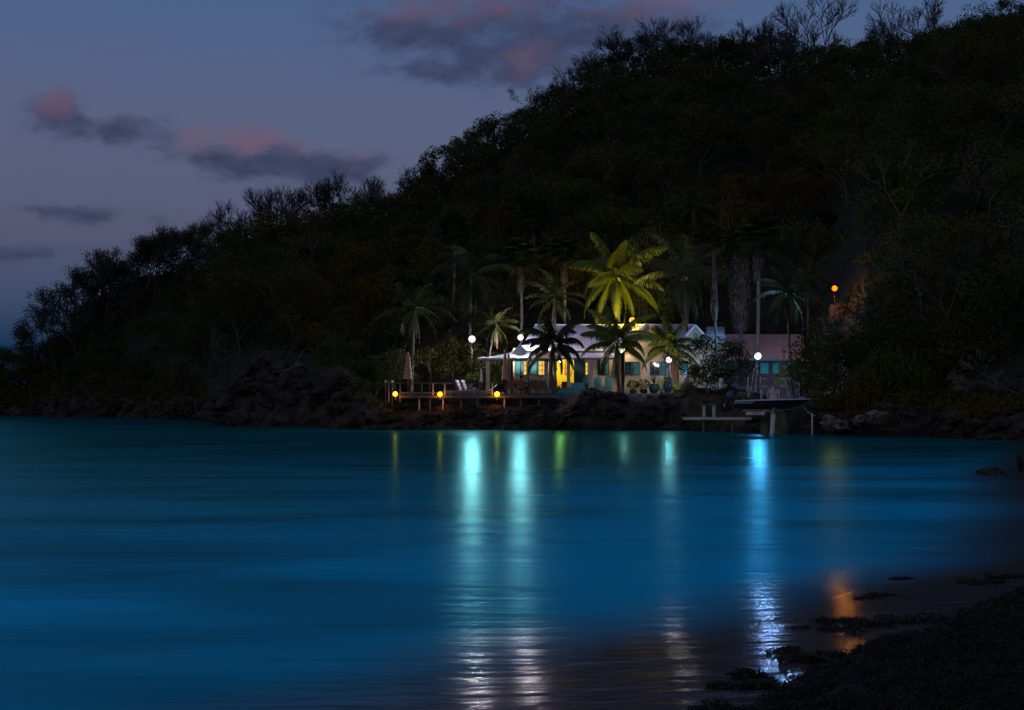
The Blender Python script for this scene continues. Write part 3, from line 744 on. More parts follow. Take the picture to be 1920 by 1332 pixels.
# ------------------------------------------------------------------ deck
DZ = pz(741.5, 107.0)
dk = empty('waterfront_deck', (px(860, 108), 108.5, DZ), 'weathered wooden deck with railing built out over the shore rocks', 'deck')
mb = MB(); x = px(748, 107)
xe = px(1048, 107)
while x < xe:
    mb.box(x, min(x+.14, xe), 107.0, 111.6, DZ-.04, DZ); x += .155
mb.build('planks', M_wood, dk)
mb = MB(); mb.box(px(748, 107), xe, 106.93, 106.995, DZ-.20, DZ-.005); mb.box(px(748,107), xe, 109, 109.08, DZ-.22, DZ-.045); mb.build('edge_beam', M_wood, dk)
RTOP = pz(719, 107)
posts = [770, 791, 812, 834, 855.5, 877.5, 899, 923]
for p_ in posts:
    x = px(p_, 107.05); mb = MB(); mb.box(x-.045, x+.045, 107.01, 107.10, DZ, RTOP-.001)
    mb.build('railing_post', M_cream if p_ in (812, 834, 923) else M_wood, dk)
for p_ in (729, 750):
    x = px(p_, 107.05); mb = MB(); mb.box(x-.045, x+.045, 107.01, 107.10, DZ-.5, RTOP-.001); mb.build('railing_post', M_wood, dk)
mb = MB(); mb.box(px(729, 107), px(945, 107), 107.0, 107.11, RTOP, RTOP+.045); mb.build('top_rail', M_wood, dk)
mb = MB(); mb.box(px(752, 107), px(945, 107), 107.03, 107.08, DZ+.10, DZ+.24); mb.build('kick_board', M_wood, dk)
for p_, q0, q1 in ((786, 746, 772), (806, 746, 785), (831, 746, 770), (865, 746, 778), (895, 746, 768), (946, 746, 768), (976, 746, 790), (1010, 746, 780)):
    x = px(p_, 107.2); mb = MB(); mb.tube([(x, 107.2, DZ-.05), (x+random.Random(p_).uniform(-.05, .05), 107.2, min(pz(q1, 107), 0.4))], .06, 8)
    mb.build('support_pile', M_pile if p_ in (786, 831, 946) else M_wood, dk)
# posts of the right part (rope rail): short pale stubs
for p_ in (970, 996, 1021):
    x = px(p_, 107.05); mb = MB(); mb.box(x-.05, x+.05, 107.01, 107.11, DZ, pz(722, 107)); mb.build('railing_post', M_wood, dk)
for p_ in (723, 735.5):
    c = P(p_, 716, 107.4); e = empty('ball_finial_post', (c.x, c.y, 1.6), 'short post with white ball top beyond the deck rail, ' + ('left' if p_ < 730 else 'right') + ' of the pair', 'post', 'white ball topped posts')
    MB().tube([(c.x, c.y, 1.6), (c.x, c.y, c.z-.08)], .045, 8).build('shaft', M_wood, e); MB().sphere(c, .09, 10, 8).build('ball', M_white, e)

# ---- closed umbrellas
def umbrella(p_, qt, qb, Y, zb, label, m, w_=.30, lean=0.0):
    c = Vector((px(p_, Y), Y, zb)); e = empty('closed_umbrella', c, label, 'umbrella', 'closed umbrellas on the deck')
    zt = pz(qt, Y); zl = pz(qb, Y)
    MB().tube([(c.x, c.y, zb), (c.x+lean, c.y, zt+.05)], .03, 8).build('pole', M_wood, e)
    MB().lathe((c.x, c.y, zb), [(.28, 0), (.28, .06), (.06, .10)], 12).build('base', M_dkmetal, e)
    h = zt-zl
    prof = [(w_*1.0, zl-zb), (w_*.96, zl-zb+.04), (w_*.72, zl-zb+h*.35), (w_*.5, zl-zb+h*.68), (w_*.42, zl-zb+h*.84), (w_*.36, zl-zb+h*.86), (w_*.30, zl-zb+h*.95), (.05, zl-zb+h)]
    MB().lathe((c.x+lean*.7, c.y, zb), prof, 32, lambda a, z: 1+.22*math.cos(8*a)).build('canopy', m, e)
    return e
umbrella(764.5, 661, 711, 108.6, DZ, 'tall tan umbrella folded shut at the left of the deck', M_umb, .30)
umbrella(947, 658, 712, 108.4, DZ, 'tall tan umbrella folded shut in front of the porch roof', M_umb, .22)
umbrella(953.5, 664, 711, 110.2, DZ, 'brown umbrella folded shut close behind the one before the porch', mat('brown_cloth', (.32, .17, .11), .85, .15, 3), .20)
umbrella(902.5, 692, 716, 110.0, DZ, 'small white umbrella folded shut beside the left porch post', mat('white_cloth', (.66, .62, .72), .85, .1, 3), .12)

# ---- loungers and seats on the deck
def lounger(p_, Y, w_px, rz, back, m, label, group='sun loungers on the deck'):
    c = (px(p_, Y), Y, DZ); e = empty('sun_lounger', c, label, 'lounger', group, rz)
    B = lambda mm, nm, mt: mm.build(nm, mt, e, rel=False)
    s = MB(); s.slab([(-.9, -.3, .36), (.35, -.3, .36), (.35, .3, .36), (-.9, .3, .36)], .03); B(s, 'seat', m)
    a = R(back); dx, dz = math.cos(a)*.8, math.sin(a)*.8
    s = MB(); s.slab([(.36, -.3, .365), (.36+dx, -.3, .365+dz), (.36+dx, .3, .365+dz), (.36, .3, .365)], .03); B(s, 'backrest', m)
    s = MB()
    for sy_ in (-1, 1): s.bar((-.92, sy_*.32, .33), (.75, sy_*.32, .33), .04, .06)
    B(s, 'frame', M_metal)
    for sx_ in (-.75, .6):
        for sy_ in (-.3, .3):
            s = MB(); s.bar((sx_, sy_, .31), (sx_, sy_, 0), .04); B(s, 'leg', M_metal)
    return e
lounger(849, 109.4, 20, 0, 8, M_lwhite, 'flat pale lounger behind the rail, right of the middle yellow light')
lounger(862, 108.4, 20, R(0), 40, M_lblue, 'lounger with a lilac patterned towel on its raised back')
lounger(908, 108.8, 20, R(5), 38, M_lblue, 'lounger with a plain pale towel just left of the right yellow light')
def highchair(p_, label):
    c = (px(p_, 109.0), 109.0, DZ); e = empty('deck_chair', c, label, 'deck chair', 'tall-backed pale deck chairs', R(70))
    B = lambda mm, nm, mt: mm.build(nm, mt, e, rel=False)
    s = MB(); s.slab([(-.28, -.28, .46), (.28, -.28, .46), (.28, .26, .40), (-.28, .26, .40)], .03); B(s, 'seat', M_lwhite)
    s = MB(); s.slab([(-.28, .28, .41), (.28, .28, .41), (.28, .42, .76), (-.28, .42, .76)], .03); s.slab([(-.28, .43, .80), (.28, .43, .80), (.28, .60, 1.18), (-.28, .60, 1.18)], .03); B(s, 'backrest', M_lwhite)
    s = MB()
    for k in (-1, 1): s.tube([(k*.3, .25, .36), (k*.3, .62, 1.2)], .02, 6); s.tube([(k*.3, -.3, .44), (k*.3, .26, .38)], .02, 6)
    B(s, 'frame', M_metal)
    for k in (-1, 1):
        for y in (-.26, .3): s = MB(); s.tube([(k*.3, y, .42), (k*.3, y, 0)], .02, 6); B(s, 'leg', M_metal)
    for k in (-1, 1): s = MB(); s.bar((k*.31, -.3, .62), (k*.31, .35, .66), .05, .03); B(s, 'armrest', M_lwhite)
    return e
highchair(870.5, 'tall-backed pale deck chair, left of the two side by side'); highchair(881, 'tall-backed pale deck chair, right of the two side by side')
st = empty('side_stool', (px(890, 108.6), 108.6, DZ), 'small round grey stool beside the tall-backed deck chairs', 'stool')
MB().lathe((px(890, 108.6), 108.6, DZ), [(.22, .44), (.24, .46), (.24, .50), (.2, .52)], 14).build('seat', M_metal, st)
for k in range(3): a = k*2.09; MB().tube([(px(890,108.6)+.15*math.cos(a), 108.6+.15*math.sin(a), DZ+.44), (px(890,108.6)+.22*math.cos(a), 108.6+.22*math.sin(a), DZ)], .018, 6).build('leg', M_metal, st)
table_round('patio_table', (px(803, 109.6), 109.6, DZ), .72, .92, M_wooddk, 'large dark round table at the left of the deck, just right of the tan umbrella', group='dark round deck tables')
table_round('patio_table', (px(829, 109.9), 109.9, DZ), .66, .92, M_wooddk, 'dark round table behind the middle yellow light', group='dark round deck tables')
table_round('patio_table', (px(990, 109.2), 109.2, DZ), .75, .98, M_wooddk, 'dark table where the person sits, among brown dining chairs', group='dark round deck tables')
cx0 = make_chair('patio_chair', (px(957, 108.3), 108.3, DZ), R(180), M_wooddk, mat('brown_sling', (.16, .10, .065), .8, .2, 6), 'brown dining chair at the left end of the row on the deck', 'brown dining chairs on the deck')
cx0.scale = (1.15,)*3
for p_, y, rz, lb in ((977, 108.0, 175, 'brown dining chair second from the left of the row, in front of the seated person'), (997.5, 108.3, 185, 'brown dining chair in the middle of the row on the deck'),
                   (1018, 108.4, 170, 'brown dining chair second from the right, left of the dark palm trunk'), (1034, 108.7, 200, 'brown dining chair at the right end, beside the dark palm trunk'), (1001, 110.3, 10, 'brown dining chair on the far side of the dark table')):
    c = copy_tree(cx0); c.location = (px(p_, y), y, DZ); c.rotation_euler.z = R(rz); c['label'] = lb

# ---- adirondack chairs
def adirondack(p_, label, first=None):
    c = (px(p_, 113.0), 113.0, FZ)
    if first is not None:
        o = copy_tree(first); o.location = c; o['label'] = label; return o
    e = empty('slatted_armchair', c, label, 'armchair', 'teal slatted armchairs', R(-12))
    B = lambda mm, nm, mt: mm.build(nm, mt, e, rel=False)
    s = MB()
    for k in range(5): y = -.35+k*.14; z = .42-.06*k; s.box(-.27, .27, y, y+.12, z-.02, z)
    B(s, 'seat', M_teal)
    s = MB()
    for k in range(6):
        x = -.27+k*.09; h = 1.12+.12*math.sin(PI*(k+.5)/6); s.slab([(x, .26, .22), (x+.08, .26, .22), (x+.08, .62, h), (x, .62, h)], .02)
    B(s, 'backrest', M_teal)
    for k in (-1, 1):
        s = MB(); s.box(min(k*.28, k*.42), max(k*.28, k*.42), -.42, .42, .58, .605); B(s, 'armrest', M_teal)
        s = MB(); s.box(min(k*.29, k*.34), max(k*.29, k*.34), -.38, -.30, 0, .578); B(s, 'leg', M_teal)
        s = MB(); s.bar((k*.315, .30, .50), (k*.315, .55, 0), .05, .1); B(s, 'leg', M_teal)
    return e
ad = adirondack(1119, 'teal slatted armchair against the beige wall, left of the pair right of the post')
ad.scale = (1.1,)*3
adirondack(1139, 'teal slatted armchair against the beige wall, right of the pair right of the post', ad)
adirondack(1097, 'teal slatted armchair standing behind the teal bench wall', ad)

# ---- potted plants
def blades(mb, c, n, L_, w_, rnd, droop=.6, upr=(.9, 1.5)):
    for i in range(n):
        a = rnd.uniform(0, 2*PI); el = rnd.uniform(*upr); L1 = L_*rnd.uniform(.7, 1.1); p = Vector(c); wd = w_
        d = Vector((math.cos(a)*math.cos(el), math.sin(a)*math.cos(el), math.sin(el))); sd = Vector((-math.sin(a), math.cos(a), 0))
        pts = []; k = 5
        for j in range(k+1):
            t = j/k; pts.append((p.copy(), wd*(1-t)**.6*(.5+t if t < .5 else 1)))
            d = (d+Vector((0, 0, -droop/k*1.2))).normalized(); p = p+d*L1/k
        vs = []; fs = []
        for (q, ww) in pts: vs += [q-sd*ww/2, q+sd*ww/2]
        for j in range(k): fs.append((2*j, 2*j+1, 2*j+3, 2*j+2))
        mb.add(vs, fs)
def leafblob(mb, c, r, n, s_, rnd, flat=.8):
    for i in range(n):
        v = Vector((rnd.gauss(0, 1), rnd.gauss(0, 1), rnd.gauss(0, flat))).normalized()*r*rnd.uniform(.35, 1)**.5
        q = Vector(c)+Vector((v.x, v.y, v.z*flat)); a = Vector((rnd.gauss(0, 1), rnd.gauss(0, 1), rnd.gauss(0, 1))).normalized(); b = a.orthogonal().normalized()
        L1 = s_*rnd.uniform(.6, 1.2); mb.add([q-a*L1/2, q+b*L1*.28, q+a*L1/2, q-b*L1*.28], [(0, 1, 2, 3)])
def potted(p_, Y, zb, pr, ph, label, style, m=M_leaf[2], seed=0, hh=.8, potm=M_pot, group='potted plants by the beige wall'):
    rnd = random.Random(seed); x = px(p_, Y); e = empty('potted_plant', (x, Y, zb), label, 'potted plant', group)
    MB().lathe((x, Y, zb), [(pr*.6, 0), (pr*.95, ph*.35), (pr, ph*.6), (pr*.75, ph*.9), (pr*.85, ph)], 16).build('pot', potm, e)
    mb = MB()
    if style == 'blade': blades(mb, (x, Y, zb+ph*.95), 26, hh, .06, rnd)
    else: leafblob(mb, (x, Y, zb+ph+hh*.4), hh*.6, 420, .14, rnd)
    mb.build('foliage', m, e); return e
potted(1100, 108.9, 2.55, .26, .42, 'spiky dark plant in a pot at the edge of the rocks before the bench', 'blade', seed=3, hh=.75, group='potted plants by the beige wall')
potted(1187, 113.4, FZ, .3, .35, 'dark bushy potted plant, leftmost of those below the shuttered windows', 'bush', seed=4, hh=.9)
potted(1207, 113.2, FZ, .32, .35, 'dark rounded potted shrub left of the round urn', 'bush', seed=5, hh=1.0)
potted(1226.5, 112.2, FZ, .42, .75, 'tall curved leaves in a big round dark urn', 'blade', seed=6, hh=1.1)
potted(1252, 111.6, FZ, .36, 1.0, 'tall dark vase with broad plant directly beneath the white lamp', 'bush', seed=7, hh=.5)
def shrub(p_, q_, Y, r, n, s_, m, label, seed, name='shrub', group='floodlit shrubs by the house', flat=.8):
    rnd = random.Random(seed); c = P(p_, q_, Y); zb = min(c.z-r*.7, FZ)
    e = empty(name, (c.x, c.y, zb), label, 'shrub', group)
    mb = MB()
    for i in range(5): a = i*1.3; mb.tube([(c.x, c.y, zb), (c.x+r*.5*math.cos(a), c.y+r*.5*math.sin(a), c.z)], [.03, .012], 5)
    mb.build('stems', M_bark, e)
    mb = MB(); leafblob(mb, c, r, n, s_, rnd, flat); mb.build('foliage', m, e)
M_lit_leaf = mat('lit_shrub_leaf', (.16, .22, .03), .5, .3, 2, island=.4, backlight=.3)  # lamplight put into a brighter leaf colour
M_glareleaf = mat('white_glare_leaf', (.75, .78, .80), .25, .1, 2, spec=.6)  # near-white colour paints floodlight glare on the foliage
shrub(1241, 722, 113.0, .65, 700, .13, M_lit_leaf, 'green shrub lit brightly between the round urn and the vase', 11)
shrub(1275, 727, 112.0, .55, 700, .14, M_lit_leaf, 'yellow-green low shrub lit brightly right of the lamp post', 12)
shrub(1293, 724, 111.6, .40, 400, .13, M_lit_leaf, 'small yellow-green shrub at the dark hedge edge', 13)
shrub(1288, 703, 110.9, .35, 26, .20, M_glareleaf, 'cluster of glossy leaves coloured white for lamp glare beside the dark tree', 14)
shrub(1045, 728, 107.8, .25, 200, .10, M_leaf[2], 'little green plant at the foot of the dark palm trunk', 15)
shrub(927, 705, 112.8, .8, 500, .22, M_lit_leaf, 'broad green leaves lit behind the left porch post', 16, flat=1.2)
shrub(885, 708, 113.5, .6, 500, .15, M_leaf[2], 'low dark shrub behind the tall-backed deck chairs', 17)

# ---- seated person
def person_seated(c, rz):
    e = empty('person', c, 'person with dark hair in a pale pink shirt sitting at the dark deck table', 'person', None, rz)
    J = {}; V = []; E = []; RAD = []
    def v(n_, p_, r_): J[n_] = len(V); V.append(p_); RAD.append(r_); return J[n_]
    def ed(a, b): E.append((J[a], J[b]))
    v('pel', (0, 0, .50), .15); v('bel', (0, -.01, .64), .14); v('che', (0, -.03, .84), .16); v('sh', (0, -.04, .98), .11); v('nk', (0, -.06, 1.06), .055); v('hd', (0, -.08, 1.16), .088); v('ht', (0, -.08, 1.26), .078)
    for a, b in (('pel', 'bel'), ('bel', 'che'), ('che', 'sh'), ('sh', 'nk'), ('nk', 'hd'), ('hd', 'ht')): ed(a, b)
    for s_, k in ((-1, 'l'), (1, 'r')):
        v('hip'+k, (s_*.10, -.02, .48), .09); v('kn'+k, (s_*.13, -.46, .50), .062); v('cf'+k, (s_*.13, -.46, .30), .052); v('an'+k, (s_*.13, -.44, .08), .036); v('to'+k, (s_*.15, -.62, .04), .03)
        v('so'+k, (s_*.19, -.04, .95), .06); v('el'+k, (s_*.26, -.12, .70), .045); v('wr'+k, (s_*.20, -.36, .76), .028); v('pm'+k, (s_*.18, -.43, .77), .03)
        for a, b in (('pel', 'hip'+k), ('hip'+k, 'kn'+k), ('kn'+k, 'cf'+k), ('cf'+k, 'an'+k), ('an'+k, 'to'+k), ('sh', 'so'+k), ('so'+k, 'el'+k), ('el'+k, 'wr'+k), ('wr'+k, 'pm'+k)): ed(a, b)
        for i, (ox, ln) in enumerate(((-.028, .07), (-.010, .082), (.008, .078), (.026, .062))):
            v('f%d%s' % (i, k), (s_*(.18)+ox, -.47, .775), .009); v('g%d%s' % (i, k), (s_*(.18)+ox*1.1, -.47-ln, .755), .007); ed('pm'+k, 'f%d%s' % (i, k)); ed('f%d%s' % (i, k), 'g%d%s' % (i, k))
        v('t1'+k, (s_*.145, -.42, .775), .011); v('t2'+k, (s_*.125, -.46, .77), .008); ed('pm'+k, 't1'+k); ed('t1'+k, 't2'+k)
    def skin(name, vs, es, rs, m, root=0):
        me = bpy.data.meshes.new(name); me.from_pydata(vs, es, []); me.materials.append(m)
        o = bpy.data.objects.new(name, me); link(o, e)
        o.modifiers.new('s', 'SKIN')
        if not me.skin_vertices: me.attributes
        for i, sv in enumerate(me.skin_vertices[0].data): sv.radius = (rs[i], rs[i]); sv.use_root = (i == root)
        o.modifiers.new('u', 'SUBSURF').levels = 1; o.modifiers['u'].render_levels = 2
        return o
    try: skin('body', V, E, RAD, M_skin)
    except Exception as ex: print('skin failed', ex)
    # clothes follow the same skeleton a little wider
    def sub(names, pairs, rs, nm, m):
        idx = {n_: i for i, n_ in enumerate(names)}
        try: skin(nm, [V[J[n_]] for n_ in names], [(idx[a], idx[b]) for a, b in pairs], rs, m)
        except Exception as ex: print('skin failed', ex)
    sub(['pel', 'bel', 'che', 'sh', 'sol', 'ell', 'sor', 'elr'], [('pel', 'bel'), ('bel', 'che'), ('che', 'sh'), ('sh', 'sol'), ('sol', 'ell'), ('sh', 'sor'), ('sor', 'elr')], [.165, .155, .175, .125, .075, .06, .075, .06], 'shirt', M_shirt)
    sub(['pel', 'hipl', 'knl', 'cfl', 'anl', 'hipr', 'knr', 'cfr', 'anr'], [('pel', 'hipl'), ('hipl', 'knl'), ('knl', 'cfl'), ('cfl', 'anl'), ('pel', 'hipr'), ('hipr', 'knr'), ('knr', 'cfr'), ('cfr', 'anr')], [.16, .105, .078, .066, .055, .105, .078, .066, .055], 'trousers', M_trous)
    m = MB(); m.sphere((0, -.055, 1.235), .108, 14, 10, (.95, 1.02, 1.0)); m.sphere((0, .0, 1.17), .085, 10, 8, (1, .7, 1)); m.build('hair', M_hair, e, rel=False)
    m = MB(); m.sphere((0, -.178, 1.185), .016, 8, 6, (.8, 1, 1.3)); m.build('nose', M_skin, e, rel=False)
    for s_ in (-1, 1):
        m = MB(); m.sphere((s_*.032, -.162, 1.21), .011, 8, 6); m.build('eye', M_white, e, rel=False)
        m = MB(); m.sphere((s_*.088, -.08, 1.19), .022, 8, 6, (.4, .8, 1.2)); m.build('ear', M_skin, e, rel=False)
    m = MB(); m.sphere((0, -.166, 1.135), .02, 8, 6, (1, .4, .3)); m.build('mouth', M_shirt, e, rel=False)
    return e
pc = copy_tree(cx0); pc.location = (px(975, 110.0), 110.0, DZ); pc.rotation_euler.z = R(100); pc['label'] = 'brown dining chair the person in the pink shirt sits on'
pe = person_seated((px(975, 110.0)+.03, 110.0, DZ+.05), R(100)); pe.scale = (1.12,)*3

# ------------------------------------------------------------------ boat, lift and dock
BY = 90.0
bx0, bx1 = px(1374, BY), px(1520, BY)
be = empty('motorboat', ((bx0+bx1)/2, BY, pz(768, BY)), 'black-hulled open motorboat raised out of the water on a lift', 'motorboat')
Lb = bx1-bx0; hw = .95
def hull_section(t):
    """t 0 stern .. 1 bow: list of (y, z) from keel to gunwale"""
    zt = pz(752.5, BY)+(pz(749, BY)-pz(752.5, BY))*t + .02*math.sin(t*3)
    zk = pz(767, BY)+(0 if t < .72 else (t-.72)/.28*0.0)
    wdt = hw*(1-max(0, (t-.45)/.55)**2.4)
    wdt = max(wdt, .02)
    rise = max(0, (t-.66)/.34)
    zk2 = zk+(zt-zk-.05)*rise**2.0
    zc = zk2+(zt-zk2)*.38
    return [(0, zk2), (wdt*.62, zk2+.10*(1-rise)), (wdt*.9, zc), (wdt, zt)]
NS = 26; vs = []; fs = []
for i in range(NS+1):
    t = i/NS; s_ = hull_section(t); x = bx0+Lb*t
    ring = [(-y, z) for y, z in reversed(s_)] + s_[1:]
    for (y, z) in ring:
        rake = .0
        vs.append((x - (0.55 if t > .8 else 0)*0*(z), BY+y, z))
m_ = 7
fb = []; ft = []
for i in range(NS):
    for k in range(m_-1):
        q = (i*m_+k, i*m_+k+1, (i+1)*m_+k+1, (i+1)*m_+k)
        (ft if k in (0, 5) else fb).append(q)
stern = tuple(range(m_))
def sel(vsx, fx):
    ids = sorted({i for f in fx for i in f}); mp = {a: b for b, a in enumerate(ids)}
    return [vsx[i] for i in ids], [tuple(mp[i] for i in f) for f in fx]
a_, b_ = sel(vs, ft+[stern]); MB().add(a_, b_).build('hull', M_hull, be)
a_, b_ = sel(vs, fb); MB().add(a_, b_).build('hull_bottom', M_hullb, be)
mb = MB(); gl = []; gr = []
for i in range(NS+1):
    t = i/NS; s_ = hull_section(t); gl.append((bx0+Lb*t, BY-s_[-1][0], s_[-1][1])); gr.append((bx0+Lb*t, BY+s_[-1][0], s_[-1][1]))
mb.tube(gl, .045, 6); mb.tube(gr, .045, 6); mb.build('gunwale', M_gun, be)
kl = [(bx0+Lb*i/NS, BY-.001, hull_section(i/NS)[0][1]-.012) for i in range(14, NS+1)]
MB().tube(kl, .02, 6).build('keel_strip', M_gun, be)
# inner deck
dv = []; df = []
for i in range(NS+1):
    t = i/NS; s_ = hull_section(t); y = s_[-1][0]*.97; z = s_[-1][1]-.16; dv += [(bx0+Lb*t, BY-y, z), (bx0+Lb*t, BY+y, z)]
for i in range(NS): df.append((2*i, 2*i+1, 2*i+3, 2*i+2))
MB().add(dv, df).build('floor', M_hullb, be)
def text(body, size, loc, rot, m, name, par, ext=.004, w_=None):
    cu = bpy.data.curves.new(name, 'FONT'); cu.body = body; cu.size = size; cu.extrude = ext; cu.align_x = 'CENTER'; cu.align_y = 'CENTER'
    if w_: cu.space_character = w_
    to = bpy.data.objects.new(name+'_tmp', cu); COL.objects.link(to); bpy.context.view_layer.update()
    me = bpy.data.meshes.new_from_object(to.evaluated_get(bpy.context.evaluated_depsgraph_get()))
    bpy.data.objects.remove(to); me.materials.clear(); me.materials.append(m)
    o = bpy.data.objects.new(name, me); link(o, par); o.location = Vector(loc)-worldloc(par); o.rotation_euler = rot; return o
text('ALUMACRAFT', .20, (px(1391, BY), BY-hw-.012, pz(755.6, BY)), (R(97), 0, 0), M_gun, 'lettering', be, .004)
mb = MB(); 
for k in range(3): mb.tube([(px(1402+k*5, BY), BY-hw*.95-.02, pz(762, BY)), (px(1410+k*6, BY), BY-hw-.02, pz(757, BY)), (px(1424+k*6, BY), BY-hw-.015, pz(754.5, BY))], .012, 5)
mb.build('stripe', M_hullb, be)
# outboard motor
mb = MB(); ox, oz = px(1369, BY), pz(741, BY)
mb.sphere((ox, BY, oz), .24, 12, 8, (.85, .75, 1.15)); om = mb.build('outboard_motor', M_blue, be)
mb = MB(); mb.tube([(ox, BY, oz-.2), (ox-.12, BY, oz-.45), (ox-.30, BY, oz-.62)], [.10, .08, .05], 8); mb.box(ox-.05, bx0+.05, BY-.1, BY+.1, oz-.38, oz-.26); mb.build('shaft', M_dkmetal, om)
mb = MB()
for k in range(3): a = k*2.09; mb.slab([(ox-.36, BY, oz-.62), (ox-.34, BY+.14*math.cos(a), oz-.62+.14*math.sin(a)), (ox-.38, BY+.14*math.cos(a+.7), oz-.62+.14*math.sin(a+.7)), (ox-.38, BY+.03, oz-.62)], .01)
mb.sphere((ox-.36, BY, oz-.62), .05, 8, 6); mb.build('propeller', M_white, om)
# console, leaning post, rails, rod holders, trolling motor
z0 = pz(752, BY)
mb = MB(); mb.prism([(px(1444, BY), z0-.1), (px(1457, BY), z0-.1), (px(1454, BY), z0+.42), (px(1447, BY), z0+.42)], 'y', BY-.25, BY+.25); mb.build('console', M_tan, be)
mb = MB(); mb.box(px(1446, BY), px(1459, BY), BY-.32, BY+.32, z0+.46, z0+.54); mb.box(px(1446, BY), px(1458, BY), BY-.32, BY+.32, z0+.60, z0+.68); mb.box(px(1446,BY), px(1448,BY), BY-.3, BY+.3, z0+.54, z0+.60); mb.build('console_top', M_tan, be)
mb = MB(); mb.sphere((px(1450, BY), BY, z0+.84), .09, 10, 8, (1.1, .8, .7)); mb.lathe((px(1450, BY), BY, z0+.72), [(.05, 0), (.1, .04), (.05, .08)], 10); mb.build('search_light', M_lwhite, be)
mb = MB(); mb.tube([(px(1440, BY), BY-.3, z0), (px(1440.5, BY), BY-.3, z0+.5), (px(1443.5, BY), BY-.3, z0+.72), (px(1447, BY), BY-.2, z0+.80)], .02, 6); mb.tube([(px(1440, BY), BY+.3, z0), (px(1440.5, BY), BY+.3, z0+.5), (px(1443.5, BY), BY+.3, z0+.72), (px(1447, BY), BY+.2, z0+.80)], .02, 6); mb.build('rail', M_gun, be)
mb = MB(); mb.prism([(px(1438.5, BY), z0-.03), (px(1446.5, BY), z0-.03), (px(1445, BY), z0+.15), (px(1441, BY), z0+.15)], 'y', BY-.7, BY-.3); mb.build('seat', M_tan, be)
mb = MB(); mb.box(px(1426, BY), px(1435, BY), BY-.85, BY-.45, z0-.02, z0+.06); mb.build('cooler', M_white, be)
mb = MB()
for p_, q0 in ((1376, 748), (1394, 746)): mb.box(px(p_, BY), px(p_+10, BY), BY-.5, BY+.5, pz(751.5, BY)-.05, pz(q0, BY))
mb.build('stern_seat', M_wooddk, be)
for p_, qt in ((1425, 732), (1456.5, 731.5)):
    MB().tube([(px(p_, BY), BY-.80, z0-.04), (px(p_, BY), BY-.80, pz(qt, BY))], .028, 8).build('guide_post', M_lwhite, be)
mb = MB(); mb.bar((px(1475, BY), BY-.4, pz(733, BY)), (px(1487, BY), BY-.4, pz(746, BY)), .12, .07); mb.build('trolling_motor', mat('blue_paint', (.10, .22, .60), .4, .1, 3), be)
mb = MB(); mb.box(px(1499, BY), px(1506, BY), BY-.12, BY+.12, pz(747.5, BY), pz(744, BY)); mb.tube([(px(1509, BY), BY, pz(749, BY)), (px(1509, BY), BY, pz(745, BY))], .025, 6); mb.build('bow_cleat', M_metal, be)
# rods / frame of rails around the console
mb = MB()
for (a, qa, b, qb) in ((1405, 747, 1405.5, 706), (1412, 726, 1417, 690), (1428, 730, 1429, 706), (1475, 709, 1480, 733)):
    mb.tube([(px(a, BY), BY+.55, pz(qa, BY)), (px(b, BY), BY+.55, pz(qb, BY))], .028, 6)
mb.tube([(px(1412, BY), BY+.55, pz(726, BY)), (px(1405, BY), BY+.55, pz(750, BY))], .028, 6)
mb.tube([(px(1480, BY), BY+.55, pz(733, BY)), (px(1484, BY), BY+.5, pz(750, BY))], .028, 6)
mb.tube([(px(1429, BY), BY+.55, pz(730, BY)), (px(1429, BY), BY+.5, pz(750, BY))], .028, 6)
mb.build('rod_rack', M_gun, be)
mb = MB()
for (a, b, q, s_) in ((1432, 1440, 710, -.3), (1464, 1475, 710, .3), (1432, 1440, 724, -.2), (1465, 1474, 724.5, .3)):
    mb.bar((px(a, BY), BY+.4+s_*.1, pz(q-.5, BY)), (px(b, BY), BY+.4, pz(q+.8, BY)), .06, .05)
mb.build('hand_rail', M_white, be)
# the boat lift
le = empty('boat_lift', (px(1440, 89.2), 89.4, -1.5), 'boat lift with a pale pile, brown cradle boards and concrete footings under the boat', 'boat lift')
MB().tube([(px(1443.5, 88.8), 88.6, -1.5), (px(1449, 88.8), 88.6, pz(777, 88.8))], [.16, .14], 12).build('pile', M_pile, le)
MB().tube([(px(1450, 91.5), 91.6, -1.5), (px(1450, 91.5), 91.6, pz(770, 91.5))], [.14, .14], 12).build('pile', M_pile, le)
mb = MB(); mb.box(px(1391, 89.2), px(1458, 89.2), 89.1, 89.25, pz(772.5, 89.2), pz(767.5, 89.2)-.02); mb.box(px(1391, 89.2), px(1458, 89.2), 90.7, 90.85, pz(772.5, 89.2), pz(767.5, 89.2)-.02); mb.build('cradle_beam', M_orangew, le)
for (a, b, q, Yc) in ((1427, 1441, 776, 90.0), (1455, 1478, 775, 90.2)):
    c = (px((a+b)/2, Yc), Yc, -1.5); rr = (px(b, Yc)-px(a, Yc))/2
    MB().lathe(c, [(rr*1.15, 0), (rr*1.18, 1.9), (rr*1.0, 2.4), (rr*.9, pz(q, Yc)+1.5)], 14, lambda aa, z: 1+.06*math.sin(3*aa+z*2)).build('footing', M_conc, le)
mb = MB(); mb.box(px(1449, 89), px(1451, 89), 88.9, 89.05, pz(778, 89), pz(764, 89)); mb.build('strut', M_metal, le)
bs = empty('boat_lift_box', (px(1416, 88.9), 88.9, pz(775, 88.9)), 'pale rectangular box with a small dark mark hung below the hull', 'control box')
mb = MB(); mb.box(px(1399, 88.9), px(1433, 88.9), 88.75, 89.0, pz(778.5, 88.9), pz(772.6, 88.9)); mb.build('casing', M_lwhite, bs)
mb = MB(); rn = random.Random(5); x = px(1410.5, 88.7)
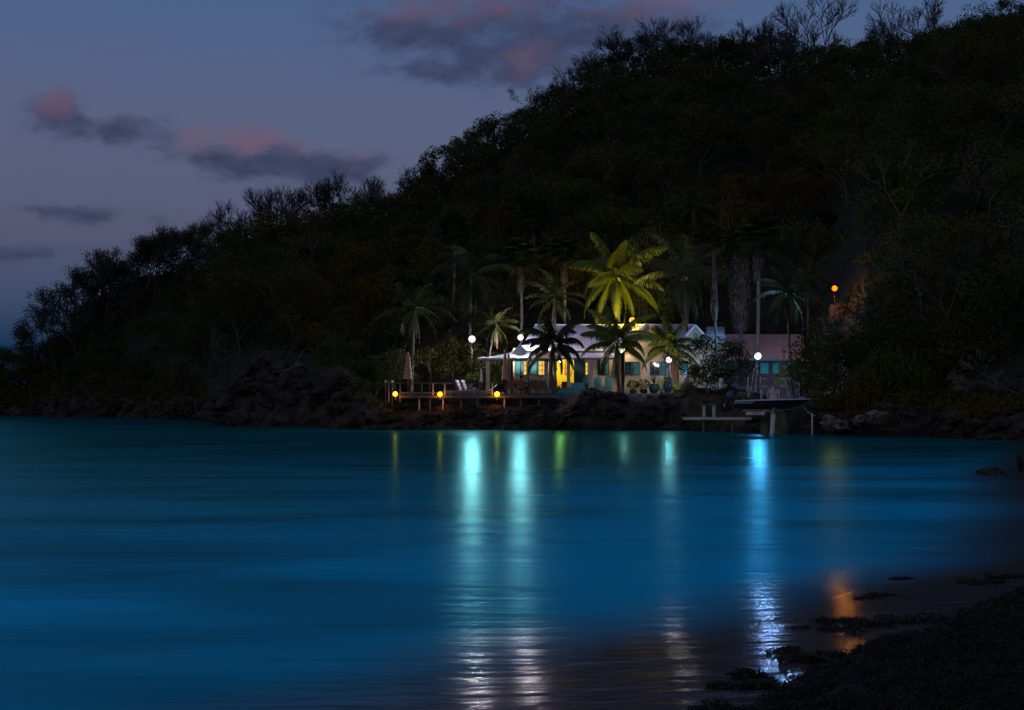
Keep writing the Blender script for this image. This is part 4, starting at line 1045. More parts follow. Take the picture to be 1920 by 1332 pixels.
while x < px(1420.5, 88.7): wd = rn.uniform(.012, .03); mb.box(x, x+wd, 88.735, 88.748, pz(775.9, 88.9)+rn.uniform(0, .015), pz(774.0, 88.9)-rn.uniform(0, .015)); x += wd+.014
mb.build('mark', M_dkmetal, bs)
MB().bar((px(1428, 88.9), 88.8, pz(772.4, 88.9)), (px(1436, 88.9), 88.8, pz(771.0, 88.9)), .10, .05).build('handle', M_lblue, bs)
# low dock
de = empty('low_dock', (px(1345, 90), 91, .9), 'narrow weathered dock just above the water left of the boat', 'dock')
mb = MB(); x = px(1280, 90); k = 0
zt = pz(782.5, 90)
while x < px(1420, 90): mb.box(x, x+.17, 90.0, 91.3, zt-.04, zt+.0*k); x += .185; k += 1
mb.build('planks', M_wood, de)
mb = MB(); mb.box(px(1281, 90), px(1408, 90), 89.93, 89.995, zt-.17, zt-.01); mb.build('beam', M_pile, de)
for p_ in (1320, 1374): MB().tube([(px(p_, 90), 90.2, -1.5), (px(p_, 90), 90.2, zt-.045)], .07, 8).build('pile', M_wood, de)
fe2 = empty('dock_bench', (px(1329, 90.3), 90.3, zt), 'high plank bench on two posts standing on the low dock', 'bench')
for p_ in (1320, 1338.5): mb = MB(); mb.box(px(p_, 90.3)-.08, px(p_, 90.3)+.08, 90.2, 90.4, zt, pz(760.5, 90.3)); mb.build('leg', M_pile, fe2)
mb = MB(); mb.box(px(1315.5, 90.3), px(1343, 90.3), 90.1, 90.5, pz(760.4, 90.3), pz(757.5, 90.3)); mb.build('plank', M_wood, fe2)
# mooring post with rope right of the bow
me_ = empty('mooring_post', (px(1522.5, 88), 88, -1), 'slim mooring post in the dark water right of the bow', 'post')
MB().tube([(px(1523, 88), 88, -1), (px(1523, 88), 88, pz(776, 88))], .05, 8).build('shaft', M_pile, me_)
mb = MB(); mb.bar((px(1520, 88), 88, pz(774.5, 88)), (px(1530, 88), 88, pz(781, 88)), .04); mb.build('arm', M_metal, me_)
ro = MB(); A_ = P(1507, 763, BY); B_ = P(1523, 776, 88); ro.tube([A_.lerp(B_, t)+Vector((0, 0, -.12*math.sin(PI*t))) for t in np.linspace(0, 1, 8)], .015, 5)
ro.top('mooring_rope', M_gun, A_, 'thin rope from the bow down to the slim mooring post', 'rope')
tp = MB(); rn = random.Random(9)
vs = []
for i in range(7):
    for j in range(4): vs.append((px(1468+i*4.0, 90.6), 90.0+j*.25, pz(768+i*1.3+j*.6, 90.6)+rn.uniform(-.05, .05)))
tp.add(vs, [(i*4+j, i*4+j+1, (i+1)*4+j+1, (i+1)*4+j) for i in range(6) for j in range(3)])
tp.top('blue_tarp', M_blue, (px(1480, 90.6), 90.3, 1.2), 'crumpled blue sheet hanging beneath the bow', 'tarp')
# ------------------------------------------------------------------ palms
def frond(mb, base, az, el, Ln, droop, rnd, dens=34, ll=.55, rach=None, lw=.05, hang=.55):
    """feather leaf: arching midrib with drooping leaflets on both sides"""
    p = Vector(base); ca, sa = math.cos(az), math.sin(az); K = 14
    e = el; pts = []; dirs = []
    tw = rnd.uniform(-.07, .07); Ln *= rnd.uniform(.8, 1.1); hang *= rnd.uniform(.7, 1.4)
    for i in range(K+1):
        t = i/K; pts.append(p.copy()); d = Vector((math.cos(az+tw*i)*math.cos(e), math.sin(az+tw*i)*math.cos(e), math.sin(e))); dirs.append(d)
        p = p+d*(Ln/K); e -= droop/K*(.5+1.1*t)
    (rach or mb).tube(pts, [.035*(1-.8*i/K)+.006 for i in range(K+1)], 4, False)
    side = Vector((-sa, ca, 0)); vs = []; fs = []
    for i in range(dens):
        t = .12+.88*(i+.5)/dens; f = t*K; j = min(int(f), K-1); q = pts[j].lerp(pts[j+1], f-j); d = dirs[j]
        prof = (math.sin(PI*min(1, t*.92+.08))**.55)*ll*rnd.uniform(.85, 1.1)*(1.0-.25*t)+.08
        for s_ in (-1, 1):
            h = hang*rnd.uniform(.7, 1.35)
            dd = (side*s_*(1-.35*t)+d*(.45+.5*t)+Vector((0, 0, -h))).normalized()
            d2 = (dd+Vector((0, 0, -.55*h))).normalized()
            m1 = q+dd*prof*.5; m2 = m1+d2*prof*.5
            wv_ = d*(lw/2)
            b = len(vs); vs += [q-wv_, q+wv_, m1+wv_*.9, m1-wv_*.9, m2]; fs += [(b, b+1, b+2, b+3), (b+3, b+2, b+4)]
    mb.add(vs, fs)
def coconut(label, p_, q_, Y, Lf, zb=None, seed=0, n=20, trunk=None, els=(-.5, 1.35), droop=(1.1, 1.9), m=M_palm, group='coconut palms around the house', nuts=0, dens=36, ll=.6, tr=.16, azs=None, hang=.55, lw=.055):
    rnd = random.Random(seed); c = P(p_, q_, Y)
    base = trunk[0] if trunk else (p_, None)
    bx_ = px(base[0], Y); zb = FZ if zb is None else zb
    e = empty('coconut_palm', (bx_, Y, zb), label, 'palm tree', group)
    mid = trunk[1] if trunk and len(trunk) > 1 else None
    pts = []
    A = Vector((bx_, Y, zb-.3)); B = c
    M = Vector((px(mid[0], Y), Y, pz(mid[1], Y))) if mid else A.lerp(B, .5)
    for i in range(15):
        t = i/14; pts.append(A*(1-t)**2+(M*2-(A+B)*.5)*2*t*(1-t)+B*t*t)
    mb = MB(); mb.tube(pts, [tr*(1.5-.6*min(1, t/3)) if t < 3 else tr*(1-.35*(t/14)) for t in range(15)], 10); mb.build('trunk', M_ptrunk, e)
    mb = MB()
    for i in range(n):
        az = i*2.39996+rnd.uniform(-.2, .2) if azs is None else azs[i % len(azs)]+rnd.uniform(-.12, .12)
        t = (i+.5)/n; el = els[0]+(els[1]-els[0])*t; frond(mb, c+Vector((0, 0, .05+.25*t)), az, el+rnd.uniform(-.1, .1), Lf*rnd.uniform(.88, 1.08)*(1-.12*t), rnd.uniform(*droop)*(1-.25*t), rnd, dens, ll*Lf/3.4, hang=hang, lw=lw)
    mb.build('crown', m, e)
    mb = MB()
    for i in range(4): frond(mb, c+Vector((0, 0, -.1)), rnd.uniform(0, 6.28), -1.15-rnd.uniform(0, .25), Lf*rnd.uniform(.5, .75), .5, rnd, 26, ll*.6, hang=1.4, lw=lw)
    mb.build('dead_fronds', M_palmdry, e)
    if nuts:
        mb = MB()
        for i in range(nuts): a = rnd.uniform(PI*1.05, PI*1.95); mb.sphere(c+Vector((.28*math.cos(a), .28*math.sin(a)-.05, -.25-.25*rnd.random())), .11, 8, 6)
        mb.build('coconuts', mat('coconut_husk', (.45, .40, .10), .5, .1, 3), e)
    return e
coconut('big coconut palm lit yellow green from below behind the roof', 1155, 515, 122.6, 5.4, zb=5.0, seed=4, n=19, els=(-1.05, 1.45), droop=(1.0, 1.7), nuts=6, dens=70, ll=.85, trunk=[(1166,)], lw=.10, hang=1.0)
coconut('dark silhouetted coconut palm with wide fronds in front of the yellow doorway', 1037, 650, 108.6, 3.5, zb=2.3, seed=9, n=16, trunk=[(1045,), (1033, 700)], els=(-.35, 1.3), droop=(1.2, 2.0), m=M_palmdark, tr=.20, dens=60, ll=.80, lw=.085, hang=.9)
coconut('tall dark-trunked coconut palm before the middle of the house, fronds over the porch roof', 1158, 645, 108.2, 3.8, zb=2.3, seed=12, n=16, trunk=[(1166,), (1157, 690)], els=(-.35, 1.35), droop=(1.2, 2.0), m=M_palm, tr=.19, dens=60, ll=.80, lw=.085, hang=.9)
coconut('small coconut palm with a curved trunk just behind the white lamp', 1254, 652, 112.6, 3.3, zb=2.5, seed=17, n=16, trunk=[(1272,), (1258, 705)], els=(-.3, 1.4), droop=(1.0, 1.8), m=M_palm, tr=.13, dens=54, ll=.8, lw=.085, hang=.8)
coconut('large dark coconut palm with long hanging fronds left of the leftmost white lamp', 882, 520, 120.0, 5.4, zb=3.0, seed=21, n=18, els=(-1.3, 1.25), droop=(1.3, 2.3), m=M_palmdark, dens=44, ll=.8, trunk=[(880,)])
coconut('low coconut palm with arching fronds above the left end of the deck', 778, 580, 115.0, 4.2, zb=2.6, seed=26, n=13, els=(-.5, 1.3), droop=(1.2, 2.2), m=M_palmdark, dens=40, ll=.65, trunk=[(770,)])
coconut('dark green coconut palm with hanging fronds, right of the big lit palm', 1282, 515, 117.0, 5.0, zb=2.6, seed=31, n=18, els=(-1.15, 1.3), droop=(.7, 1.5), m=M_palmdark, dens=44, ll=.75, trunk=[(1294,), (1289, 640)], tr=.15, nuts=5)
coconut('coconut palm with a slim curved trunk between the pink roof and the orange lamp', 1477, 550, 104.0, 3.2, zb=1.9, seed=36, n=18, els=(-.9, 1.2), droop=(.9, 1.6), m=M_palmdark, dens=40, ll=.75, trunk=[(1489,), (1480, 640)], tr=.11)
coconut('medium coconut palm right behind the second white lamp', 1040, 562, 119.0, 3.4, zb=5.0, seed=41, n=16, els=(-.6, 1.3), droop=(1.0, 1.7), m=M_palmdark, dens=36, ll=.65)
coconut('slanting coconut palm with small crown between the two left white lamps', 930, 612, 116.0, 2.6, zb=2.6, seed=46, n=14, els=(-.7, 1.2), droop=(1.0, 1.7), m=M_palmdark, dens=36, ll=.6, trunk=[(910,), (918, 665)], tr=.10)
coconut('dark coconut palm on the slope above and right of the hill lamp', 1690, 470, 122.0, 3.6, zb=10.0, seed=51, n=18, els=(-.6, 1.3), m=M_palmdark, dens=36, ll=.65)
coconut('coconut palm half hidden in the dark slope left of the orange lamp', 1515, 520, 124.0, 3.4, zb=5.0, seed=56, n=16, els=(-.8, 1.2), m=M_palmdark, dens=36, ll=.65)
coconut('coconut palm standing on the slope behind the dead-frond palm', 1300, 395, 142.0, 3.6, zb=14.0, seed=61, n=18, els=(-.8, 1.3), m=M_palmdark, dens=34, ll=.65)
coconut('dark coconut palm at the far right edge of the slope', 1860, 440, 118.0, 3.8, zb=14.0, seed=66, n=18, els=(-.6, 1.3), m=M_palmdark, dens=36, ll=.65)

def fanpalm(label, p_, q_, Y, q_sk, r, zb, seed, skw=.35, tr=.10, bend=None, group='slim fan palms behind the house', m=M_palmdark, n=34):
    rnd = random.Random(seed); c = P(p_, q_, Y); e = empty('fan_palm', (px(bend or p_, Y), Y, zb), label, 'palm tree', group)
    A = Vector((px(bend or p_, Y), Y, zb-.3))
    MB().tube([A.lerp(c, t)+Vector((.1*math.sin(PI*t), 0, 0)) for t in np.linspace(0, 1, 10)], [tr*1.3]+[tr]*9, 9).build('trunk', M_ptrunk, e)
    mb = MB()
    for i in range(n):
        az = i*2.39996; el = -1.0+2.3*(i+.5)/n; d = Vector((math.cos(az)*math.cos(el), math.sin(az)*math.cos(el), math.sin(el)))
        L1 = r*.45*rnd.uniform(.9, 1.1); h = c+d*L1; mb.tube([c, c+d*L1*.5, h], .018, 4, False)
        side = Vector((-math.sin(az), math.cos(az), 0)); upv = side.cross(d).normalized(); fan = r*.62; K = 15
        vs = [h]; fs = []
        for k in range(K):
            a = (k/(K-1)-.5)*3.9; dd = (d*math.cos(a)+side*math.sin(a)).normalized(); w_ = .10*r
            tip = h+dd*fan*rnd.uniform(.85, 1.05)+Vector((0, 0, -.22*fan*(1+abs(a)*.3))); sdv = dd.cross(upv).normalized()*w_/2
            mid = h+dd*fan*.6; b = len(vs); vs += [mid-sdv, mid+sdv, tip]; fs += [(0, b, b+1), (b, b+2, b+1)]
        mb.add(vs, fs)
    mb.build('crown', m, e)
    # skirt of dead leaves
    mb = MB(); zt = c.z-.1; zl = pz(q_sk, Y)
    for i in range(int(150*skw/.35*max(1, (zt-zl)/1.6))):
        a = rnd.uniform(0, 2*PI); z = rnd.uniform(zl+.5, zt+.1); k = 1-(z-zl)/(zt-zl+.01); rr = skw*(.35+.65*math.sin(PI*min(1, .15+.75*k)))*rnd.uniform(.7, 1.1)
        tr_ = A.lerp(c, (z-A.z)/(c.z-A.z)); q0 = Vector((tr_.x+rr*.5*math.cos(a), Y+rr*.5*math.sin(a), z)); q1 = Vector((tr_.x+rr*math.cos(a), Y+rr*math.sin(a), z-rnd.uniform(.3, .6)))
        q2 = Vector((tr_.x+rr*.85*math.cos(a), Y+rr*.85*math.sin(a), z-rnd.uniform(.7, 1.1))); s_ = Vector((-math.sin(a), math.cos(a), 0))*rnd.uniform(.04, .09)
        mb.add([q0-s_*.5, q0+s_*.5, q1+s_, q1-s_, q2], [(0, 1, 2, 3), (3, 2, 4)])
    mb.build('dead_leaf_skirt', M_skirt if skw > .6 else M_skirtdark, e)
    return e
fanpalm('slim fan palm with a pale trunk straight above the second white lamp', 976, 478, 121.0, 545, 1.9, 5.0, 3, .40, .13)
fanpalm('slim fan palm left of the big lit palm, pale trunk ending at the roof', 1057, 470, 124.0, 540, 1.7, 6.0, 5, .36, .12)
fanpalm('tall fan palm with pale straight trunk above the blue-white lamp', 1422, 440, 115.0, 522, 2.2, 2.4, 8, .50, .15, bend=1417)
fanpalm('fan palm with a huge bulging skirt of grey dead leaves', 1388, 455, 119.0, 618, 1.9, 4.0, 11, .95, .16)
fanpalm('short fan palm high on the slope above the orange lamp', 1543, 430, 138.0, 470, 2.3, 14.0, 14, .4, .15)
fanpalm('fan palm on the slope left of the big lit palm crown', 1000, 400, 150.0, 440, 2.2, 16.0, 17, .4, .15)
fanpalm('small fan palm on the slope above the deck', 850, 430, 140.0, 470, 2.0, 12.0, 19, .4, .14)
# palm whose dead leaves are folded round the trunk
rnd = random.Random(77); Yd = 109.0
dp = empty('dead_palm', (px(1349, Yd), Yd, 2.4), 'dead palm with pale folded leaves wrapped around a bare pole-like trunk', 'palm tree')
A = Vector((px(1349, Yd), Yd, 2.2)); T = P(1337.5, 470, Yd); Mx = P(1341, 600, Yd)
tp_ = [A*(1-t)**2+(Mx*2-(A+T)*.5)*2*t*(1-t)+T*t*t for t in np.linspace(0, 1, 14)]
MB().tube(tp_, [.15, .13, .12, .12, .11, .11, .11, .10, .10, .09, .08, .06, .05, .03], 9).build('trunk', M_ptrunk, dp)
mb = MB()
for i in range(150):
    a = rnd.uniform(0, 2*PI); q = rnd.uniform(495, 555); z = pz(q, Yd); t = .62; x = px(1339.5, Yd); rr = rnd.uniform(.08, .30)*(q-470)/90
    zt, zl = z, z-rnd.uniform(1.2, 3.2); zl = max(zl, pz(600, Yd))
    bulge = .34*rnd.uniform(.5, 1); s_ = Vector((-math.sin(a), math.cos(a), 0))*.05; u_ = Vector((math.cos(a), math.sin(a), 0))
    p0 = Vector((x, Yd, zt))+u_*.08; p1 = Vector((x, Yd, zt*.45+zl*.55))+u_*(.1+rr); p2 = Vector((x+.05, Yd, zl))+u_*bulge*.7
    mb.add([p0-s_*.4, p0+s_*.4, p1+s_, p1-s_, p2+s_*.5, p2-s_*.5], [(0, 1, 2, 3), (3, 2, 4, 5)])
mb.build('folded_leaves', M_skirt, dp)

# ------------------------------------------------------------------ trees
def branches(mb, p, d, Ln, r, depth, rnd, tips, spread=.65, k=5, upb=.15, minr=.012, nb=(2, 3)):
    pts = [p.copy()]; q = p.copy(); dd = d.copy()
    for i in range(k):
        dd = (dd+Vector((rnd.uniform(-.22, .22), rnd.uniform(-.22, .22), rnd.uniform(-.12, .12)+upb*.25))).normalized(); q = q+dd*Ln/k; pts.append(q.copy())
    r2 = max(r*.6, minr)
    mb.tube(pts, [r+(r2-r)*i/k for i in range(k+1)], 7 if depth > 3 else (5 if depth > 1 else 3), False)
    if depth == 0: tips.append((q, dd)); return
    for i in range(rnd.randint(*nb)+(1 if depth < 3 else 0)):
        a = dd.orthogonal().normalized(); a.rotate(Matrix.Rotation(rnd.uniform(0, 2*PI), 3, dd)); s_ = rnd.uniform(spread*.6, spread*1.3)
        nd = (dd*math.cos(s_)+a*math.sin(s_)+Vector((0, 0, upb))).normalized(); at_ = pts[-1] if i < 2 else pts[rnd.randint(2, k)]
        branches(mb, at_, nd, Ln*rnd.uniform(.62, .85), r2, depth-1, rnd, tips, spread, k, upb, minr, nb)
def leafquads(cs, size, rs, droop=0.0, asp=.5):
    """cs Nx3 centres -> verts (4N) of diamond leaves"""
    n = len(cs); a = rs.normal(size=(n, 3)); a[:, 2] -= droop*2
    a /= np.linalg.norm(a, axis=1)[:, None]; h = rs.normal(size=(n, 3)); b = np.cross(a, h); b /= np.linalg.norm(b, axis=1)[:, None]
    s_ = (size*rs.uniform(.6, 1.3, n))[:, None]
    return np.stack([cs-a*s_/2, cs+b*s_*asp/2, cs+a*s_/2, cs-b*s_*asp/2], 1).reshape(-1, 3)
def tree_proto(name, H, Rc, style, seed, mleaf, nl=3600, ls=.27):
    rnd = random.Random(seed); rs = np.random.RandomState(seed)
    e = bpy.data.objects.new(name, None); link(e); e['category'] = 'tree'
    mb = MB(); tips = []
    if style == 'leafy':
        branches(mb, Vector((0, 0, -.5)), Vector((rnd.uniform(-.1, .1), rnd.uniform(-.1, .1), 1)).normalized(), H*.42, .17, 3, rnd, tips, .7, 4, .1, .03)
        me = mb.mesh('trunk'); me.materials.append(M_bark); link(bpy.data.objects.new('trunk', me), e)
        cs = []; lob = 26
        for i in range(lob):
            a = rnd.uniform(0, 2*PI); u = rnd.uniform(-.55, 1); rr = math.sqrt(max(0, 1-u*u))*rnd.uniform(.55, 1.05); lc = np.array([Rc*rr*math.cos(a), Rc*rr*math.sin(a), H*.62+H*.33*u]); lr = Rc*rnd.uniform(.22, .42)
            v = rs.normal(size=(nl//lob, 3)); v /= np.linalg.norm(v, axis=1)[:, None]; v *= (rs.uniform(.35, 1, nl//lob)**.4)[:, None]*lr; v[:, 2] *= .75; cs.append(lc+v)
        for (q, d) in tips:
            v = rs.normal(size=(16, 3))*.28; cs.append(np.array(q)+v)
        vs = leafquads(np.concatenate(cs), ls, rs); me = npmesh('crown', vs, len(vs)//4, 4, mleaf); link(bpy.data.objects.new('crown', me), e)
    elif style in ('sparse', 'bare'):
        dp_ = 5
        branches(mb, Vector((0, 0, -.5)), Vector((rnd.uniform(-.2, .2), rnd.uniform(-.2, .2), 1)).normalized(), H*.34, .15, dp_, rnd, tips, .55 if style == 'bare' else .62, 4, .12, .027)
        for (q, d) in tips:
            for k in range(3 if style == 'bare' else 4):
                dd = (d+Vector((rnd.uniform(-.9, .9), rnd.uniform(-.9, .9), rnd.uniform(-.4, .9)))).normalized(); L1 = rnd.uniform(.3, .7); mb.tube([q, q+dd*L1*.5, q+dd*L1+Vector((0, 0, rnd.uniform(-.1, .15)))], [.018, .013, .008], 3, False)
        me = mb.mesh('trunk'); me.materials.append(M_twig); link(bpy.data.objects.new('trunk', me), e)
        if style == 'sparse':
            cs = []
            for (q, d) in tips: cs.append(np.array(q)+rs.normal(size=(7, 3))*.30)
            vs = leafquads(np.concatenate(cs), .20, rs); me = npmesh('crown', vs, len(vs)//4, 4, mleaf); link(bpy.data.objects.new('crown', me), e)
    elif style == 'weeping':
        branches(mb, Vector((0, 0, -.5)), Vector((0, 0, 1)), H*.42, .15, 3, rnd, tips, .8, 4, .1, .03)
        me = mb.mesh('trunk'); me.materials.append(M_bark); link(bpy.data.objects.new('trunk', me), e)
        cs = []
        for i in range(150):
            a = rnd.uniform(0, 2*PI); rr = Rc*math.sqrt(rnd.random()); zt = H*(1-.35*(rr/Rc)**2)*rnd.uniform(.75, 1.0); L1 = rnd.uniform(.3, .65)*H
            for k in range(int(L1/.12)): cs.append([rr*math.cos(a)+rnd.gauss(0, .05), rr*math.sin(a)+rnd.gauss(0, .05), max(.1, zt-k*.12)])
        vs = leafquads(np.array(cs), .38, rs, 1.0, .28); me = npmesh('crown', vs, len(vs)//4, 4, mleaf); link(bpy.data.objects.new('crown', me), e)
    return e
LP = [tree_proto('broadleaf_tree', 8.0, 3.6, 'leafy', 101, M_leaf[0]), tree_proto('broadleaf_tree', 7.0, 3.2, 'leafy', 102, M_leaf[1]), tree_proto('broadleaf_tree', 8.5, 3.4, 'leafy', 103, M_leaf[2]),
      tree_proto('broadleaf_tree', 6.5, 3.6, 'leafy', 104, M_leaf[0], 3000, .30), tree_proto('broadleaf_tree', 9.0, 3.0, 'leafy', 105, M_leaf[1]), tree_proto('broadleaf_tree', 7.5, 3.0, 'leafy', 106, M_leafdry, 2600, .26)]
SPT = [tree_proto('thin_leaved_tree', 8.0, 3.5, 'sparse', 201, M_leaf[0]), tree_proto('thin_leaved_tree', 7.0, 3.5, 'sparse', 202, M_leaf[0]), tree_proto('thin_leaved_tree', 7.5, 3.5, 'sparse', 208, M_leaf[1])]
BT = [tree_proto('bare_tree', 8.0, 3.5, 'bare', 301, None), tree_proto('bare_tree', 7.0, 3.5, 'bare', 305, None), tree_proto('bare_tree', 9.0, 3.5, 'bare', 309, None)]
WT = [tree_proto('weeping_tree', 6.0, 2.2, 'weeping', 401, M_leaf[2]), tree_proto('weeping_tree', 5.0, 1.8, 'weeping', 402, M_leaf[1])]
USED = set()
def plant(proto, x, Y, z, s_, rz, label, group, tilt=0.0, zs=1.0):
    if proto.name in USED: o = copy_tree(proto)
    else: o = proto; USED.add(proto.name)
    o.location = (x, Y, z); o.scale = (s_, s_, s_*zs); o.rotation_euler = (tilt, 0, rz); o['label'] = label
    o['category'] = 'tree'
    if group: o['group'] = group
    return o
rnd = random.Random(2024)
placed = []
def far_enough(x, Y, d):
    for (a, b) in placed:
        if (a-x)**2+(b-Y)**2 < d*d: return False
    return True
cnt = 0
tries = 0
while cnt < 222 and tries < 9000:
    tries += 1
    p_ = rnd.uniform(-60, 1990); yr, zr = ridge(p_); ya = shore(p_)+interp(p_, YAX, YAo)
    Y = ya+(yr+1-ya)*rnd.random()**1.15+1; x = px(p_, Y)
    if not far_enough(x, Y, 4.6): continue
    if 1330 < p_ < 1530 and Y < 133: continue
    if 690 < p_ < 1340 and Y < 131: continue
    if 1490 < p_ < 1650 and Y < 128: continue
    placed.append((x, Y)); z = land(x, Y, False)-.3; s_ = rnd.uniform(.75, 1.1)
    t = (Y-ya)/(yr-ya)
    if t > .8: s_ *= .85
    if p_ < 330: s_ *= .62 if p_ > 90 else .4
    side = 'left' if p_ < 640 else ('middle' if p_ < 1280 else 'right')
    lab = {'left': 'dark broadleaf tree in the woods of the low left headland', 'middle': 'dark broadleaf tree in the woods on the slope behind the house', 'right': 'dark broadleaf tree in the woods on the high right slope'}[side]
    plant(LP[rnd.choices(range(6), (5, 4, 4, 4, 3, 2))[0]], x, Y, z, s_, rnd.uniform(0, 6.28), lab, 'dark broadleaf trees of the ' + side + ' hillside woods')
    cnt += 1
pp = 440
while pp < 2000:
    Yr_, zr = ridge(pp); Y = Yr_-rnd.uniform(0, 3); x = px(pp, Y); z = land(x, Y, False)-.3
    k = rnd.randint(0, 4); top = interp(pp, TOPX, TOPY)+rnd.uniform(-12, 10); h = pz(top, Y)-z
    plant(LP[k], x, Y, z, max(.4, min(1.0, h/(8.2, 7.2, 8.6, 6.7, 9.2)[k])), rnd.uniform(0, 6.28), 'dark broadleaf tree whose crown forms the leafy skyline of the hill', 'dark broadleaf trees along the crest')
    pp += rnd.uniform(30, 44)
# thin-crowned trees of the left ridge
for (p_, q_, s_) in ((85, 700, .55), (112, 690, .75), (150, 640, .85), (128, 662, .6), (190, 620, .95), (215, 560, .9), (250, 545, 1.0), (290, 520, 1.05), (330, 505, .95), (365, 500, 1.0), (400, 490, .9), (180, 680, .8), (60, 705, .5), (270, 600, .9), (305, 500, 1), (345, 500, 1), (385, 490, 1), (235, 520, 1), (170, 620, .9), (200, 600, .9), (140, 650, .8), (420, 490, 1), (100, 690, .7), (75, 700, .6)):
    Yr_, zr = ridge(p_); Y = Yr_-rnd.uniform(2, 8); x = px(p_, Y); z = land(x, Y, False)-.4
    top = interp(p_, [60, 110, 180, 260, 400], [632, 540, 470, 420, 405])
    h = pz(top, Y)-z; sc_ = h/8.6
    plant(SPT[rnd.randint(0, 2)], x, Y, z, sc_, rnd.uniform(0, 6.28), 'thin-leaved tree showing sky through its crown on the left headland ridge', 'thin-leaved trees on the left ridge')
for (p_, top) in ((-45, 672), (-20, 668), (2, 660), (18, 664), (34, 672), (50, 668), (66, 655)):
    Yr_, zr = ridge(p_); Y = Yr_-4; x = px(p_, Y); z = land(x, Y, False)-.4
    plant(LP[rnd.randint(0, 3)], x, Y, z, max(.3, (pz(top, Y)-z)/7.6), rnd.uniform(0, 6), 'low dark tree at the far left tip of the headland', 'low trees at the left tip of the headland')
# bare trees along the skyline
def barerow(lst, group, lab):
    for (p_, top) in lst:
        Yr_, zr = ridge(p_); Y = Yr_-rnd.uniform(-1, 3); x = px(p_, Y); z = land(x, Y, False)
        h = pz(top, Y)-z; plant(BT[rnd.randint(0, 2)], x, Y, z-.3, max(.45, h/(7.7 if p_ < 800 else 6.8)), rnd.uniform(0, 6.28), lab, group, tilt=rnd.uniform(-.08, .08))
barerow([(462, 392), (485, 380), (510, 376), (535, 372), (562, 366), (590, 360), (618, 358), (650, 352), (672, 340), (695, 345), (718, 330), (742, 338), (795, 300), (448, 408), (765, 322)], 'bare trees on the left skyline', 'leafless tree on the lower left stretch of the skyline')
barerow([(1105, 108), (1130, 90), (1160, 72), (1190, 62), (1215, 52), (1240, 60), (1262, 66), (1285, 48), (1310, 62), (1345, 72), (1380, 60), (1412, 42), (1445, 50), (1060, 140), (1000, 178), (1170, 58), (1400, 70), (1330, 90)], 'bare trees on the high skyline', 'leafless tree on the high skyline above the house')
barerow([(1645, 62), (1690, 28), (1720, 50), (1742, 58), (1625, 72), (1775, 56), (1800, 60)], 'bare trees on the right skyline', 'leafless tree on the skyline near the right edge')
plant(BT[2], px(1545, 187), 187, land(px(1545, 187), 187, False)-.4, (pz(5, 187)-land(px(1545, 187), 187, False))/8.6, 1.1, 'tallest leafless tree rising above the high skyline, with a round dense crown of twigs', None)
plant(BT[1], px(1472, 188), 188, land(px(1472, 188), 188, False)-.4, (pz(16, 188)-land(px(1472, 188), 188, False))/8.8, 2.4, 'slim leafless tree on the skyline just left of the tallest bare one', None)
plant(BT[0], px(1510, 188), 188, land(px(1510, 188), 188, False)-.4, (pz(20, 188)-land(px(1510, 188), 188, False))/8.8, 4.0, 'leafless tree on the skyline touching the tallest bare one', None)
# leafless pale trees inside the woods
for (p_, q_, Y, s_, lb) in ((1115, 350, 172, .75, 'pale leafless tree with a crooked limb high in the woods above the big palm'), (1270, 270, 183, .6, 'pale leafless tree in the upper woods under the skyline'), (1700, 150, 178, .6, 'pale leafless tree on the dark right slope')):
    o = plant(BT[0], px(p_, Y), Y, pz(q_, Y)-.5, s_, rnd.uniform(0, 6), lb, None)
# near trees around the buildings and right shore
near = [(1333, 757, 101.8, .62, 2, 'dense dark tree between the beige house and the blue-white lamp'), (1362, 757, 101.5, .54, 0, 'dense dark tree just left of the blue-white lamp pole'), (1310, 760, 104, .35, 0, 'small dark tree at the dark hedge over the rocks'),
        (1350, 770, 103, .36, 2, 'low dark tree over the rocks left of the boat'), (1487, 745, 109.5, .36, 0, 'rounded dark tree covering the corner of the pink roof'), (1516, 772, 102, .5, 2, 'leafy tree with bright green leaves right of the boat house'), (1545, 775, 100, .75, 0, 'dark tree right of the boat at the shore'),
        (1575, 770, 97, .7, 1, 'dark olive tree below the orange lamp by the shore'), (1790, 770, 90, .8, 1, 'olive tree leaning over the water near the right shore'), (1850, 760, 90, .8, 0, 'dark tree near the right shore, left of the bare twigs'), (1830, 700, 95, .95, 1, 'tall olive tree on the bank near the right edge'), (1905, 730, 92, .95, 2, 'dark green tree at the right edge of the bank'),
        (1740, 740, 93, .8, 3, 'dark spreading tree right of the weeping trees'), (1668, 705, 97, .7, 4, 'tall dark tree behind the weeping trees'), (745, 745, 111, .5, 0, 'dark tree behind the left end of the deck'), (700, 770, 112, .55, 2, 'dark tree left of the deck'), (800, 735, 116, .6, 3, 'dark bushy tree behind the round deck tables'), (860, 735, 118, .6, 0, 'dark bushy tree behind the leftmost white lamp'),
        (640, 730, 122, .6, 0, 'dark tree at the right end of the brush-covered outcrop'), (1645, 668, 106, .5, 2, 'dark tree right of the lit rock under the orange lamp'), (540, 665, 128, .55, 1, 'olive tree crowning the brush-covered outcrop'), (590, 668, 126, .45, 1, 'smaller olive tree on the right of the outcrop top'), (920, 735, 119, .55, 3, 'dark tree behind the small porch pavilion')]
for (p_, q_, Y, s_, k, lb) in near:
    plant(LP[k], px(p_, Y), Y, pz(q_, Y)-.3, s_, rnd.uniform(0, 6.28), lb, None)
